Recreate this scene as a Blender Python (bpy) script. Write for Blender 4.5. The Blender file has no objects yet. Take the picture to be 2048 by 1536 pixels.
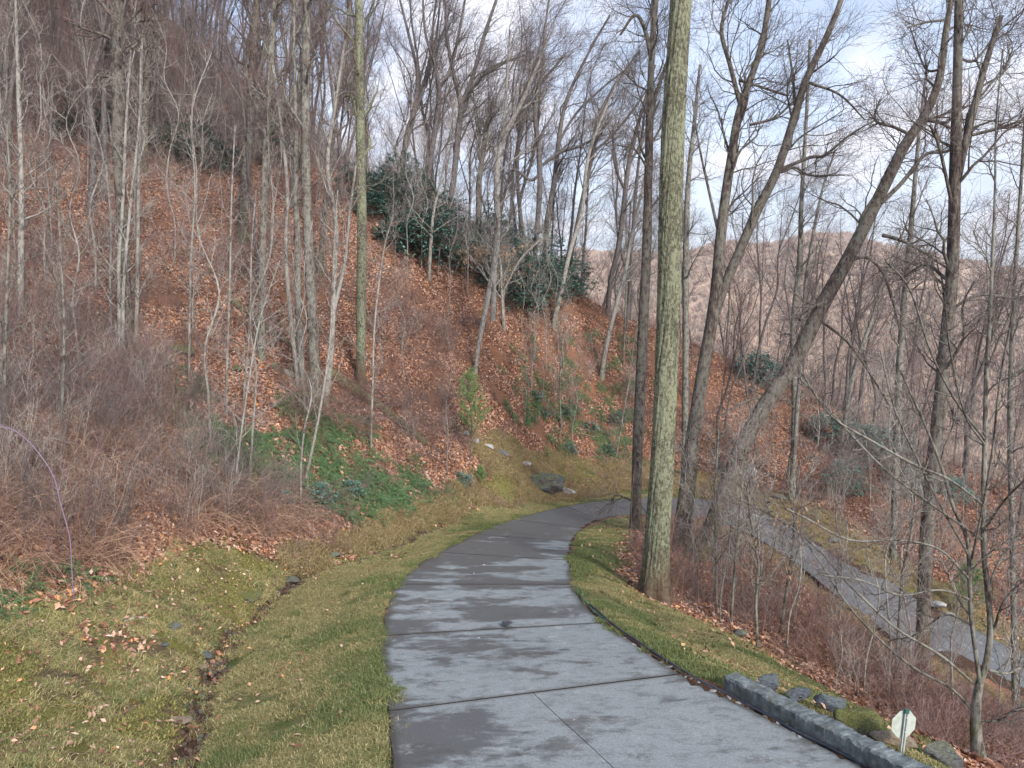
import bpy, math, random
import numpy as np
rng = np.random.default_rng(7)
random.seed(7)
PI = math.pi
sc = bpy.context.scene
# ------------------------------------------------------------------ camera
FPX = 1462.0                      # focal length in photo pixels (2048 wide)
PITCH = math.atan(108 / FPX)
cam_d = bpy.data.cameras.new('camera'); cam = bpy.data.objects.new('camera', cam_d)
sc.collection.objects.link(cam)
cam_d.sensor_width = 36; cam_d.lens = 36 * FPX / 2048
cam_d.clip_start = 0.1; cam_d.clip_end = 9000
cam.location = (0, 0, 0); cam.rotation_euler = (PI/2 - PITCH, 0, 0)
sc.camera = cam
# ------------------------------------------------------------------ light
SUN_EL, SUN_AZ = 32, 150          # azimuth from +Y (view) towards +X: behind and right
sc.view_settings.view_transform = 'Standard'; sc.view_settings.look = 'None'
sc.view_settings.gamma = 1; sc.view_settings.use_curve_mapping = False
sc.view_settings.exposure = 1.28
w = bpy.data.worlds.new('World'); sc.world = w; w.use_nodes = True
nt = w.node_tree; nt.nodes.clear()
def N(nt, t, **kw):
    n = nt.nodes.new(t)
    for k, v in kw.items(): setattr(n, k, v)
    return n
L = nt.links.new
sky = N(nt, 'ShaderNodeTexSky', sky_type='NISHITA', sun_disc=False)
sky.sun_elevation = math.radians(SUN_EL); sky.sun_rotation = math.radians(SUN_AZ)
sky.air_density = 1.0; sky.dust_density = 1.0; sky.ozone_density = 2.0
tc = N(nt, 'ShaderNodeTexCoord')
sep = N(nt, 'ShaderNodeSeparateXYZ'); L(tc.outputs['Generated'], sep.inputs[0])
zc = N(nt, 'ShaderNodeMath', operation='MAXIMUM'); L(sep.outputs['Z'], zc.inputs[0]); zc.inputs[1].default_value = 0
za = N(nt, 'ShaderNodeMath', operation='ADD'); L(zc.outputs[0], za.inputs[0]); za.inputs[1].default_value = .16
dx = N(nt, 'ShaderNodeMath', operation='DIVIDE'); L(sep.outputs['X'], dx.inputs[0]); L(za.outputs[0], dx.inputs[1])
dy = N(nt, 'ShaderNodeMath', operation='DIVIDE'); L(sep.outputs['Y'], dy.inputs[0]); L(za.outputs[0], dy.inputs[1])
cb = N(nt, 'ShaderNodeCombineXYZ'); L(dx.outputs[0], cb.inputs[0]); L(dy.outputs[0], cb.inputs[1])
mp = N(nt, 'ShaderNodeMapping'); L(cb.outputs[0], mp.inputs['Vector']); mp.inputs['Scale'].default_value = (1.0, .75, 1); mp.inputs['Location'].default_value = (3.1, 1.7, 0); mp.inputs['Rotation'].default_value = (0,0,.5)
nz = N(nt, 'ShaderNodeTexNoise'); L(mp.outputs[0], nz.inputs['Vector']); nz.inputs['Scale'].default_value = 1.5; nz.inputs['Detail'].default_value = 9; nz.inputs['Roughness'].default_value = .58; nz.inputs['Distortion'].default_value = .4
mr = N(nt, 'ShaderNodeMapRange', interpolation_type='SMOOTHSTEP'); L(nz.outputs['Fac'], mr.inputs['Value'])
mr.inputs['From Min'].default_value = .34; mr.inputs['From Max'].default_value = .66
# a thin veil everywhere, thicker near the horizon
hz = N(nt, 'ShaderNodeMapRange'); L(sep.outputs['Z'], hz.inputs['Value']); hz.inputs['From Min'].default_value = .0; hz.inputs['From Max'].default_value = .5; hz.inputs['To Min'].default_value = .72; hz.inputs['To Max'].default_value = .12
mx = N(nt, 'ShaderNodeMath', operation='MAXIMUM'); L(mr.outputs[0], mx.inputs[0]); L(hz.outputs[0], mx.inputs[1])
n2 = N(nt, 'ShaderNodeTexNoise'); L(mp.outputs[0], n2.inputs['Vector']); n2.inputs['Scale'].default_value = 3.4; n2.inputs['Detail'].default_value = 8
cr = N(nt, 'ShaderNodeMapRange'); L(n2.outputs['Fac'], cr.inputs['Value']); cr.inputs['From Min'].default_value = .3; cr.inputs['From Max'].default_value = .7; cr.inputs['To Min'].default_value = 3.0; cr.inputs['To Max'].default_value = 5.6
cc = N(nt, 'ShaderNodeCombineColor'); L(cr.outputs[0], cc.inputs[0])
g_ = N(nt, 'ShaderNodeMath', operation='MULTIPLY'); L(cr.outputs[0], g_.inputs[0]); g_.inputs[1].default_value = 1.0; L(g_.outputs[0], cc.inputs[1])
b_ = N(nt, 'ShaderNodeMath', operation='MULTIPLY'); L(cr.outputs[0], b_.inputs[0]); b_.inputs[1].default_value = 1.09; L(b_.outputs[0], cc.inputs[2])
mix = N(nt, 'ShaderNodeMix', data_type='RGBA'); L(mx.outputs[0], mix.inputs['Factor']); L(sky.outputs[0], mix.inputs['A']); L(cc.outputs[0], mix.inputs['B'])
bg = N(nt, 'ShaderNodeBackground'); L(mix.outputs['Result'], bg.inputs['Color']); bg.inputs['Strength'].default_value = .125
wo = N(nt, 'ShaderNodeOutputWorld'); L(bg.outputs[0], wo.inputs['Surface'])
sd = bpy.data.lights.new('sun', 'SUN'); sd.energy = 2.7; sd.angle = math.radians(13); sd.color = (1, .92, .82)
sun = bpy.data.objects.new('sun', sd); sc.collection.objects.link(sun)
sun.rotation_euler = (PI/2 - math.radians(SUN_EL), 0, PI - math.radians(SUN_AZ))
sc.cycles.max_bounces = 5; sc.cycles.diffuse_bounces = 3; sc.cycles.transparent_max_bounces = 8
# ------------------------------------------------------------------ maths helpers
CP, SP = math.cos(PITCH), math.sin(PITCH)
def ray(px, py):
    u = (np.asarray(px, float) - 1024) / FPX; v = (np.asarray(py, float) - 768) / FPX
    return np.stack([u, CP - v * SP + 0 * u, -SP - v * CP + 0 * u], -1)
def Wd(px, py, d):                # world point seen at a pixel of the survey photo, at distance y=d
    r = ray(px, py); return r * (np.asarray(d, float) / r[..., 1])[..., None]
def Wz(px, py, z):
    r = ray(px, py); return r * (np.asarray(z, float) / r[..., 2])[..., None]
def to_px(p):
    p = np.asarray(p, float); y = p[..., 1] * CP - p[..., 2] * SP; z = p[..., 1] * SP + p[..., 2] * CP
    return 1024 + FPX * p[..., 0] / y, 768 - FPX * z / y
def _h(ix, iy, seed):
    n = (ix.astype(np.int64) * 374761393 + iy.astype(np.int64) * 668265263 + seed * 1274126177) & 0xffffffff
    n = ((n ^ (n >> 13)) * 1274126177) & 0xffffffff
    return ((n ^ (n >> 16)) & 0xffff) / 65535.0
def vnoise(x, y, seed=0):
    ix, iy = np.floor(x), np.floor(y); fx, fy = x - ix, y - iy
    fx = fx*fx*(3-2*fx); fy = fy*fy*(3-2*fy)
    ix = ix.astype(np.int64); iy = iy.astype(np.int64)
    a = _h(ix, iy, seed); b = _h(ix+1, iy, seed); c = _h(ix, iy+1, seed); d = _h(ix+1, iy+1, seed)
    return (a*(1-fx)+b*fx)*(1-fy) + (c*(1-fx)+d*fx)*fy
def fbm(x, y, seed=0, o=4):
    s = 0; a = .5; t = 0
    for i in range(o):
        s = s + a * vnoise(x*2**i, y*2**i, seed+i*17); t += a; a *= .5
    return s / t
def sstep(a, b, x):
    t = np.clip((x-a)/(b-a), 0, 1); return t*t*(3-2*t)
def nrm(v): return v / np.maximum(np.linalg.norm(v, axis=-1, keepdims=True), 1e-9)
def catmull(P, m):                # smooth resampling of a polyline (any columns)
    P = np.asarray(P, float); n = len(P)
    if n == 2: return P[0] + (P[1]-P[0]) * np.linspace(0, 1, m)[:, None]
    Q = np.vstack([2*P[0]-P[1], P, 2*P[-1]-P[-2]])
    t = np.linspace(0, n-1, m); i = np.minimum(t.astype(int), n-2); f = (t-i)[:, None]
    a, b, c, d = Q[i], Q[i+1], Q[i+2], Q[i+3]
    return .5*((2*b)+(-a+c)*f+(2*a-5*b+4*c-d)*f**2+(-a+3*b-3*c+d)*f**3)
# ------------------------------------------------------------------ object helpers
col = sc.collection
def mesh(name, V, F, mats=(), smooth=True, mi=None, attrs=None):
    me = bpy.data.meshes.new(name); V = np.asarray(V, np.float32)
    Fs = F if isinstance(F, list) else [F]
    me.vertices.add(len(V)); me.vertices.foreach_set('co', V.ravel())
    Fs = [np.asarray(f, np.int32) for f in Fs if len(f)]
    nl = sum(f.size for f in Fs); nf = sum(len(f) for f in Fs)
    me.loops.add(nl); me.polygons.add(nf)
    me.loops.foreach_set('vertex_index', np.concatenate([f.ravel() for f in Fs]))
    tot = np.concatenate([np.full(len(f), f.shape[1], np.int32) for f in Fs])
    me.polygons.foreach_set('loop_start', np.concatenate([[0], np.cumsum(tot)[:-1]]).astype(np.int32))
    if mi is not None: me.polygons.foreach_set('material_index', np.asarray(mi, np.int32))
    for m in mats:
        if m: me.materials.append(m)
    if attrs:
        for k, a in attrs.items():
            at = me.attributes.new(k, 'FLOAT', 'POINT'); at.data.foreach_set('value', np.asarray(a, np.float32))
    me.update(calc_edges=True); me.validate()
    me.polygons.foreach_set('use_smooth', np.full(len(me.polygons), smooth))
    return me
def ob(name, me, parent=None, loc=None):
    o = bpy.data.objects.new(name, me); col.objects.link(o)
    if parent is not None: o.parent = parent
    if loc is not None: o.location = loc
    return o
def tag(o, label=None, cat=None, group=None, kind=None):
    if label: o['label'] = label
    if cat: o['category'] = cat
    if group: o['group'] = group
    if kind: o['kind'] = kind
    return o
def empty(name, loc, label, cat, group=None):
    o = ob(name, None, loc=loc); o.empty_display_size = .2; return tag(o, label, cat, group)
def copy_thing(o, loc, rz=0, s=1.0, label=None, group=None, tilt=(0, 0)):
    c = o.copy(); col.objects.link(c); c.location = loc; c.rotation_euler = (tilt[0], tilt[1], rz); c.scale = (s, s, s)
    if label: c['label'] = label
    if group: c['group'] = group
    for ch in o.children:
        d = ch.copy(); col.objects.link(d); d.parent = c
    return c
# ------------------------------------------------------------------ materials
def mat(name, rough=.9, spec=.25):
    m = bpy.data.materials.new(name); m.use_nodes = True; t = m.node_tree
    b = t.nodes['Principled BSDF']; b.inputs['Roughness'].default_value = rough
    b.inputs['Specular IOR Level'].default_value = spec
    return m, t, b
def coords(t, kind='Object', scale=(1, 1, 1)):
    c = N(t, 'ShaderNodeTexCoord'); m_ = N(t, 'ShaderNodeMapping'); m_.inputs['Scale'].default_value = scale
    t.links.new(c.outputs[kind], m_.inputs['Vector']); return m_.outputs[0]
def noise(t, vec, scale, detail=6, rough=.6, dist=0):
    n = N(t, 'ShaderNodeTexNoise'); n.inputs['Scale'].default_value = scale; n.inputs['Detail'].default_value = detail
    n.inputs['Roughness'].default_value = rough; n.inputs['Distortion'].default_value = dist
    if vec is not None: t.links.new(vec, n.inputs['Vector'])
    return n.outputs['Fac']
def ramp(t, fac, stops, interp='LINEAR'):
    r = N(t, 'ShaderNodeValToRGB'); e = r.color_ramp.elements; r.color_ramp.interpolation = interp
    while len(e) < len(stops): e.new(.5)
    for i, (p, c) in enumerate(stops): e[i].position = p; e[i].color = (c[0], c[1], c[2], 1)
    t.links.new(fac, r.inputs[0]); return r.outputs[0]
def mixc(t, fac, a, b, blend='MIX'):
    m = N(t, 'ShaderNodeMix', data_type='RGBA', blend_type=blend)
    for i, s in (('Factor', fac), ('A', a), ('B', b)):
        if isinstance(s, (tuple, list)): m.inputs[i].default_value = (*s, 1)
        elif isinstance(s, (int, float)): m.inputs[i].default_value = s
        else: t.links.new(s, m.inputs[i])
    return m.outputs['Result']
def mrange(t, v, a, b, c=0, d=1, smooth=True):
    m = N(t, 'ShaderNodeMapRange'); 
    if smooth: m.interpolation_type = 'SMOOTHSTEP'
    t.links.new(v, m.inputs['Value'])
    for k, x in zip(('From Min', 'From Max', 'To Min', 'To Max'), (a, b, c, d)): m.inputs[k].default_value = x
    return m.outputs[0]
def math_(t, op, a, b=None):
    m = N(t, 'ShaderNodeMath', operation=op)
    for i, s in enumerate((a, b)):
        if s is None: continue
        if isinstance(s, (int, float)): m.inputs[i].default_value = s
        else: t.links.new(s, m.inputs[i])
    return m.outputs[0]
def bump(t, b, h, strength=.5, dist=.02):
    n = N(t, 'ShaderNodeBump'); n.inputs['Strength'].default_value = strength; n.inputs['Distance'].default_value = dist
    t.links.new(h, n.inputs['Height']); t.links.new(n.outputs[0], b.inputs['Normal'])
def attr(t, name):
    a = N(t, 'ShaderNodeAttribute'); a.attribute_name = name; return a.outputs['Fac']
def island_mat(name, stops, rough=.8, per_inst=True, spec=.2, trans=0):
    m, t, b = mat(name, rough, spec)
    g = N(t, 'ShaderNodeNewGeometry'); f = g.outputs['Random Per Island']
    if per_inst:
        oi = N(t, 'ShaderNodeObjectInfo'); f = math_(t, 'FRACT', math_(t, 'ADD', f, oi.outputs['Random']))
    c = ramp(t, f, stops)
    if name == 'dead_leaf':   # drifts of fresher and of older, wetter leaves
        d_ = noise(t, g.outputs['Position'], .55, 5, .65); c = mixc(t, mrange(t, d_, .50, .68, 0, .8), c, mixc(t, .6, c, (.075, .048, .035)))
        c = mixc(t, mrange(t, noise(t, g.outputs['Position'], .9, 4, .6), .55, .68, 0, .6), c, mixc(t, .5, c, (.42, .33, .27)))
    t.links.new(c, b.inputs['Base Color'])
    return m
def bark(name, base, dark, lichen, lich_amt, moss=0.0, scale=1.0, cracks=1.0):
    m, t, b = mat(name, .92, .15)
    v = coords(t, 'Object', (1, 1, .16)); v2 = coords(t, 'Object', (1, 1, .6))
    f = noise(t, v, 26*scale, 5, .65, .6)
    c = mixc(t, mrange(t, f, .38, .62), dark, base)
    n2 = noise(t, v2, 2.2*scale, 6, .7)
    c = mixc(t, mrange(t, n2, .35, .7, 0, .45), c, tuple(x*.55 for x in base))
    pa = noise(t, v2, 9*scale, 8, .75)
    reg = noise(t, v2, 1.0*scale, 3, .5)
    lm = math_(t, 'MULTIPLY', mrange(t, math_(t, 'ADD', pa, math_(t, 'MULTIPLY', reg, .35)), .60, .74), lich_amt)
    c = mixc(t, lm, c, lichen)
    if moss:
        g = N(t, 'ShaderNodeTexCoord'); s = N(t, 'ShaderNodeSeparateXYZ'); t.links.new(g.outputs['Object'], s.inputs[0])
        mm = math_(t, 'MULTIPLY', mrange(t, s.outputs['Z'], 2.2, .0), mrange(t, noise(t, v2, 3, 5), .42, .6))
        c = mixc(t, math_(t, 'MULTIPLY', mm, moss), c, (.075, .085, .02))
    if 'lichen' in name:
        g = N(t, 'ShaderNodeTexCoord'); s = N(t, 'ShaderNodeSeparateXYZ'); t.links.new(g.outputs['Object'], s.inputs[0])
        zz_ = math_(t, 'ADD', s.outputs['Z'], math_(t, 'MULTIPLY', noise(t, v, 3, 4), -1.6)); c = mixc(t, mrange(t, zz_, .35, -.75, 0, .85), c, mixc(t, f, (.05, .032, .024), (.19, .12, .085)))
    t.links.new(c, b.inputs['Base Color'])
    bump(t, b, math_(t, 'ADD', f, math_(t, 'MULTIPLY', pa, .4)), .9, .025*cracks)
    return m
M = {}
M['bark_gray'] = bark('bark_gray', (.165, .15, .138), (.035, .03, .028), (.32, .33, .29), .55, .5)
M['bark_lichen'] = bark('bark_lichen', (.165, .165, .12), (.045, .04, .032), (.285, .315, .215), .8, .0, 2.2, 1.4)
M['bark_brown'] = bark('bark_brown', (.12, .095, .085), (.026, .02, .02), (.24, .25, .215), .45, .8)
M['bark_pale'] = bark('bark_pale', (.29, .275, .26), (.10, .09, .082), (.42, .42, .39), .5, .3)
M['bark_far'] = bark('bark_far', (.125, .107, .105), (.04, .034, .036), (.21, .205, .20), .45, 0)
def twig(name, c1, c2):
    m, t, b = mat(name, .85, .15)
    g = N(t, 'ShaderNodeNewGeometry')
    t.links.new(mixc(t, g.outputs['Random Per Island'], c1, c2), b.inputs['Base Color']); return m
M['twig_gray'] = twig('twig_gray', (.085, .07, .072), (.19, .165, .16))
M['twig_red'] = twig('twig_red', (.12, .075, .07), (.26, .18, .17))
M['twig_brown'] = twig('twig_brown', (.10, .055, .045), (.22, .13, .10))
M['twig_pale'] = twig('twig_pale', (.25, .22, .20), (.42, .39, .36))
M['cane'] = twig('cane', (.07, .035, .028), (.50, .33, .23))
LEAF_STOPS = [(0, (.09, .042, .03)), (.3, (.21, .10, .065)), (.52, (.34, .17, .11)), (.66, (.36, .225, .17)), (.84, (.54, .37, .29)), (.95, (.55, .24, .08)), (1, (.70, .54, .44))]
M['leaf'] = island_mat('dead_leaf', LEAF_STOPS, .75)
M['leaf_beech'] = island_mat('beech_leaf', [(0, (.30, .15, .07)), (1, (.52, .33, .20))], .7)
M['grass_green'] = island_mat('grass_green', [(0, (.075, .10, .035)), (.6, (.13, .17, .06)), (1, (.26, .26, .12))])
M['grass_straw'] = island_mat('grass_straw', [(0, (.12, .11, .04)), (.5, (.27, .245, .105)), (1, (.48, .42, .22))])
M['grass_gold'] = island_mat('grass_gold', [(0, (.11, .085, .035)), (.5, (.23, .175, .08)), (1, (.38, .30, .17))])
M['moss'] = island_mat('moss', [(0, (.09, .09, .03)), (.5, (.175, .17, .055)), (1, (.30, .27, .11))])
M['fern'] = island_mat('fern', [(0, (.03, .07, .03)), (.6, (.065, .125, .05)), (1, (.13, .18, .08))], .6)
M['rhodo'] = island_mat('rhododendron_leaf', [(0, (.03, .09, .075)), (.55, (.09, .20, .17)), (1, (.24, .38, .33))], .42, spec=.5)
M['pine'] = island_mat('pine_needle', [(0, (.08, .15, .05)), (1, (.22, .32, .13))], .6)
# ------------------------------------------------------------------ tubes and trees
def tubes(P, R, s):
    n, k = R.shape
    T = nrm(np.gradient(P, axis=1))
    ref = np.where(np.abs(T[:, :1, 2:3]) < .8, np.array([0, 0, 1.]), np.array([1., 0, 0]))
    A = nrm(np.cross(T, np.broadcast_to(ref, T.shape))); B = np.cross(T, A)
    a = np.arange(s) * 2*PI/s
    V = P[:, :, None] + R[:, :, None, None] * (np.cos(a)[:, None]*A[:, :, None] + np.sin(a)[:, None]*B[:, :, None])
    base = (np.arange(n)*k*s)[:, None, None] + (np.arange(k-1)*s)[None, :, None]
    j = np.arange(s)[None, None]; j2 = (j+1) % s
    F = np.stack([base+j, base+j2, base+s+j2, base+s+j], -1).reshape(-1, 4)
    return V.reshape(-1, 3), F
class Geo:
    def __init__(s): s.V = []; s.F = []; s.m = []; s.n = 0
    def add(s, V, F, m=0):
        s.V.append(V); s.F.append(F + s.n); s.m.append(np.full(len(F), m)); s.n += len(V)
    def tubes(s, P, R, k, m=0): s.add(*tubes(P, R, k), m)
    def mesh(s, name, mats, smooth=True):
        q = [f for f in s.F if f.shape[1] == 4]; t = [f for f in s.F if f.shape[1] == 3]
        mq = [m for f, m in zip(s.F, s.m) if f.shape[1] == 4]; mt = [m for f, m in zip(s.F, s.m) if f.shape[1] == 3]
        Fs = ([np.vstack(q)] if q else []) + ([np.vstack(t)] if t else [])
        return mesh(name, np.vstack(s.V), Fs, mats, smooth, np.concatenate(mq+mt))
def spawn(P, R, n, t0, t1, length, ang, k, rr=.6, wig=.25, up=.1, sweep=(0, 0, 0), taper=.7, rmin=.003, lpow=.6):
    """n children on every parent polyline; everything vectorised"""
    m, kp = R.shape
    t = t0 + (np.arange(n)[None] + rng.random((m, n))) / n * (t1-t0)
    x = t*(kp-1); i = np.minimum(x.astype(int), kp-2); f = (x-i)
    r_ = np.arange(m)[:, None]
    pos = P[r_, i]*(1-f)[..., None] + P[r_, i+1]*f[..., None]
    T = nrm(P[r_, i+1]-P[r_, i]); rad = R[r_, i]*(1-f) + R[r_, i+1]*f
    pos = pos.reshape(-1, 3); T = T.reshape(-1, 3); rad = rad.ravel(); tt = t.ravel()
    q = len(pos)
    ref = np.where(np.abs(T[:, 2:3]) < .9, np.array([0, 0, 1.]), np.array([1., 0, 0]))
    A = nrm(np.cross(T, ref)); B = np.cross(T, A)
    az = (np.arange(q)*2.39996 + rng.random(q)*1.2)
    an = ang * (.75 + .5*rng.random(q))
    D = T*np.cos(an)[:, None] + (A*np.cos(az)[:, None] + B*np.sin(az)[:, None])*np.sin(an)[:, None]
    ln = length * (.55 + .8*rng.random(q)) * (1 - lpow*(tt-t0)/max(t1-t0, 1e-6))
    sw = np.asarray(sweep, float)
    out = np.zeros((q, k, 3)); out[:, 0] = pos
    for s in range(1, k):
        D = nrm(D + wig*rng.normal(size=(q, 3))*.55 + np.array([0, 0, up]) + sw)
        out[:, s] = out[:, s-1] + D*(ln/(k-1))[:, None]
    r0 = np.maximum(np.minimum(rad*rr, rad), rmin)
    Rr = np.maximum(r0[:, None] * (1 - taper*np.linspace(0, 1, k))[None], rmin*.55)
    return out, Rr
def crown_geo(g, P, R, c):
    """four orders of branching on stem polylines P,R"""
    sw = c.get('sweep', (0, 0, 0)); up = c.get('up', .1)
    P1, R1 = spawn(P, R, c.get('n1', 16), c.get('t0', .35), .98, c.get('l1', 3.5), c.get('a1', .85), 8, .36, c.get('wig', .42), up, sw, .8, .012, c.get('lp', .6))
    g.tubes(P1, R1, 5, 0)
    P2, R2 = spawn(P1, R1, c.get('n2', 6), .2, .98, c.get('l2', 1.4), .75, 6, .6, .4, up*.6, sw, .75, .006)
    g.tubes(P2, R2, 4, 0)
    P3, R3 = spawn(P2, R2, c.get('n3', 5), .15, .98, c.get('l3', .8), .75, 5, .6, .4, up*.4, sw, .6, c.get('rt', .0045))
    g.tubes(P3, R3, 3, 1)
    if c.get('n4', 0):
        P4, R4 = spawn(P3, R3, c['n4'], .2, .98, c.get('l4', .4), .7, 3, .7, .4, .02, sw, .5, c.get('rt', .0045)*.8)
        g.tubes(P4, R4, 3, 1)
    return P2
def stem_arrays(W3, Rw, m=40, wob=.0):
    X = catmull(np.hstack([W3, Rw[:, None]]), m)
    P = X[:, :3].copy(); R = np.maximum(X[:, 3], .006)
    if wob:
        s = np.linspace(0, 1, m)*len(W3)*2
        P[:, 0] += wob*(fbm(s, s*0+rng.random()*90, 3)-.5); P[:, 1] += wob*(fbm(s, s*0+rng.random()*90, 5)-.5)
        P[:, :2] -= np.linspace(1, 0, m)[:, None]**6*(P[0, :2]-X[0, :2])
    return P[None], R[None]
def flare(P, R, amt=.5, h=.7):
    z = P[0, :, 2]-P[0, 0, 2]; R = R.copy(); R[0] *= 1+amt*np.exp(-np.maximum(z, 0)/h*2.2); return R
def trunk_geo(P, R, s=14, lump=.06, seed=1):
    V, F = tubes(P, R, s); k = P.shape[1]
    a = np.tile(np.arange(s)*2*PI/s, k); ri = np.repeat(np.arange(k), s)
    c = P[0][ri]; n = V-c
    f = 1+lump*2*(fbm(np.cos(a)*1.3+5+seed, np.sin(a)*1.3+c[:, 2]*.9, seed)-.5)
    return c+n*f[:, None], F
# ------------------------------------------------------------------ terrain
# driveway edges: left/outer and right/inner points with their height
RL = [((790,1700),-3.75),((792,1560),-3.95),((778,1424),-4.15),((766,1340),-4.3),((768,1273),-4.5),((776,1215),-4.66),((795,1170),-4.8),((850,1122),-5.15),((930,1080),-5.7),((1000,1048),-6.3),((1100,1020),-6.75),((1200,1003),-7.05),((1300,996),-7.2),((1419,1000),-7.35),((1512,1022),-7.55),((1565,1046),-7.75),((1617,1077),-7.95),((1673,1110),-8.25),((1734,1137),-8.55),((1826,1189),-9.1),((1900,1232),-9.55),((1997,1284),-10.1),((2120,1350),-10.8),((2300,1440),-11.8)]
RR = [((2050,1708),-3.75),((1720,1532),-3.95),((1360,1350),-4.15),((1280,1296),-4.3),((1208,1247),-4.5),((1163,1205),-4.66),((1145,1170),-4.8),((1140,1136),-5.15),((1144,1096),-5.7),((1160,1063),-6.3),((1190,1044),-6.75),((1230,1034),-7.05),((1320,1030),-7.2),((1400,1036),-7.35),((1450,1050),-7.55),((1500,1068),-7.75),((1551,1100),-7.95),((1610,1140),-8.25),((1673,1192),-8.55),((1751,1248),-9.1),((1830,1310),-9.55),((1925,1350),-10.1),((2048,1410),-10.8),((2200,1500),-11.8)]
EL = np.array([Wz(p[0], p[1], z) for p, z in RL]); ER = np.array([Wz(p[0], p[1], z) for p, z in RR])
NR = 460
SL = catmull(EL, NR); SR = catmull(ER, NR); SC = (SL+SR)/2; SW = np.linalg.norm(SR-SL, axis=1)/2
CPX = [  # (px, py, distance) terrain survey
(370,1440,8.2),(410,1300,10.8),(480,1230,12.6),(600,1150,15.6),(700,1115,17.8),(800,1085,20.3),(900,1045,23.6),(1000,1010,27.8),(1100,990,31.2),(1200,977,33),(1300,972,34),(1400,968,34.6),
(560,1450,8.1),(600,1300,10.9),(650,1200,13.5),(780,1120,18),
(100,1440,7.3),(0,1250,9.4),(150,1200,10.5),(300,1200,11.8),(0,1000,12.2),(0,800,16),(0,600,21),(0,450,27),(0,290,36),
(300,1100,13.6),(300,1000,15.2),(300,850,18.4),(300,740,21),(300,600,25.5),(300,450,31),(300,290,40),
(600,1050,18.6),(600,950,21),(600,800,24.4),(600,700,27.2),(600,550,32),(600,400,39),(600,330,48),
(850,1000,23.6),(850,900,26),(850,800,28.6),(850,650,33),(850,520,38),(850,430,44),
(950,930,28),(1000,880,30.5),(980,780,33),(985,640,37),(1000,560,41),(1000,490,46),
(1100,940,33.6),(1100,900,35),(1100,800,37.5),(1100,700,40),(1110,650,42),(1150,585,45),
(1200,930,36),(1200,850,38.5),(1203,755,41),(1220,650,45),
(1300,930,36.8),(1300,850,39),(1300,750,42),(1290,675,45),(1400,900,39),(1400,800,42),(1400,712,45),
(1500,975,34.5),(1500,900,38),(1500,800,42),(1500,735,45),(1620,1020,31.5),(1620,950,36),(1620,850,42),(1620,785,46),
(1750,1080,29),(1750,980,34),(1750,870,43),(1900,1150,27),(1900,1050,33),(1900,940,42),(2040,1200,28),(2040,1080,34),(2040,980,42),
(1308,1200,14.6),(1240,1130,17.6),(1271,1062,23),(1362,1090,21.5),(1395,1120,20.3),(1400,1200,17),(1500,1250,15),(1485,1271,12.4),(1587,1329,10.7),(1734,1414,9.3),(1300,1280,11.8),(1450,1340,9.6),
(1600,1250,17),(1640,1400,12.5),(1750,1350,15.5),(1850,1400,14),(1806,1500,9.4),(1950,1536,9.2),(2040,1500,12.5),
(1190,1085,19),(1330,1065,25),
(0,60,58),(300,230,52),(760,385,48),(900,450,47),(1050,530,47)]
a = np.array(CPX, float); CPW = Wd(a[:, 0], a[:, 1], a[:, 2])
extra = np.array([(-3,-6,-3.4),(3,-6,-3.7),(-9,-2,-2.2),(-14,2,.2),(-25,8,5.5),(-40,20,14),(-52,35,25),(9,-3,-6),(10,5,-7.6),(17,12,-11),(28,20,-14),(26,34,-13),(34,46,-18),
 (20,58,-13),(8,58,-5),(0,60,1),(-10,60,6),(-20,62,15),(-34,68,28),(-50,72,38),(-60,92,46),(-30,95,27),(0,95,-12),(25,95,-28),(50,80,-34),(50,30,-24)])
ctl = np.vstack([CPW, EL[::1], ER[::1], extra])
keep = []
for i in range(len(ctl)):
    if all(np.hypot(*(ctl[i, :2]-ctl[j, :2])) > .35 for j in keep): keep.append(i)
ctl = ctl[keep]
def tps_k(r2): return .5*r2*np.log(r2+1e-12)
n_ = len(ctl); d2 = ((ctl[:, None, :2]-ctl[None, :, :2])**2).sum(-1)
K = tps_k(d2) + np.eye(n_)*1.2; Pm = np.hstack([np.ones((n_, 1)), ctl[:, :2]])
Am = np.block([[K, Pm], [Pm.T, np.zeros((3, 3))]]); cf = np.linalg.solve(Am, np.concatenate([ctl[:, 2], np.zeros(3)]))
def tps(x, y):
    x = x.ravel(); y = y.ravel(); out = np.empty(len(x))
    for s in range(0, len(x), 20000):
        xx, yy = x[s:s+20000], y[s:s+20000]
        r2 = (xx[:, None]-ctl[None, :, 0])**2 + (yy[:, None]-ctl[None, :, 1])**2
        out[s:s+20000] = tps_k(r2) @ cf[:n_] + cf[n_] + cf[n_+1]*xx + cf[n_+2]*yy
    return out
def near_line(x, y, C, reach):
    """index of nearest sample of polyline C and distance, for points within reach"""
    idx = np.zeros(len(x), int); dd = np.full(len(x), 99.)
    bb = (x > C[:, 0].min()-reach) & (x < C[:, 0].max()+reach) & (y > C[:, 1].min()-reach) & (y < C[:, 1].max()+reach)
    w_ = np.where(bb)[0]
    for s in range(0, len(w_), 20000):
        k = w_[s:s+20000]; d = (x[k, None]-C[None, :, 0])**2 + (y[k, None]-C[None, :, 1])**2
        j = d.argmin(1); idx[k] = j; dd[k] = np.sqrt(d[np.arange(len(k)), j])
    return idx, dd
ditch_px = [(330,1700,6.3),(362,1500,7.5),(400,1380,9.2),(430,1290,11),(500,1215,13),(600,1152,15.6),(700,1115,17.8),(800,1085,20.3),(900,1045,23.6),(1000,1010,27.8)]
a = np.array(ditch_px, float); DW = catmull(Wd(a[:, 0], a[:, 1], a[:, 2]), 160)
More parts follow.
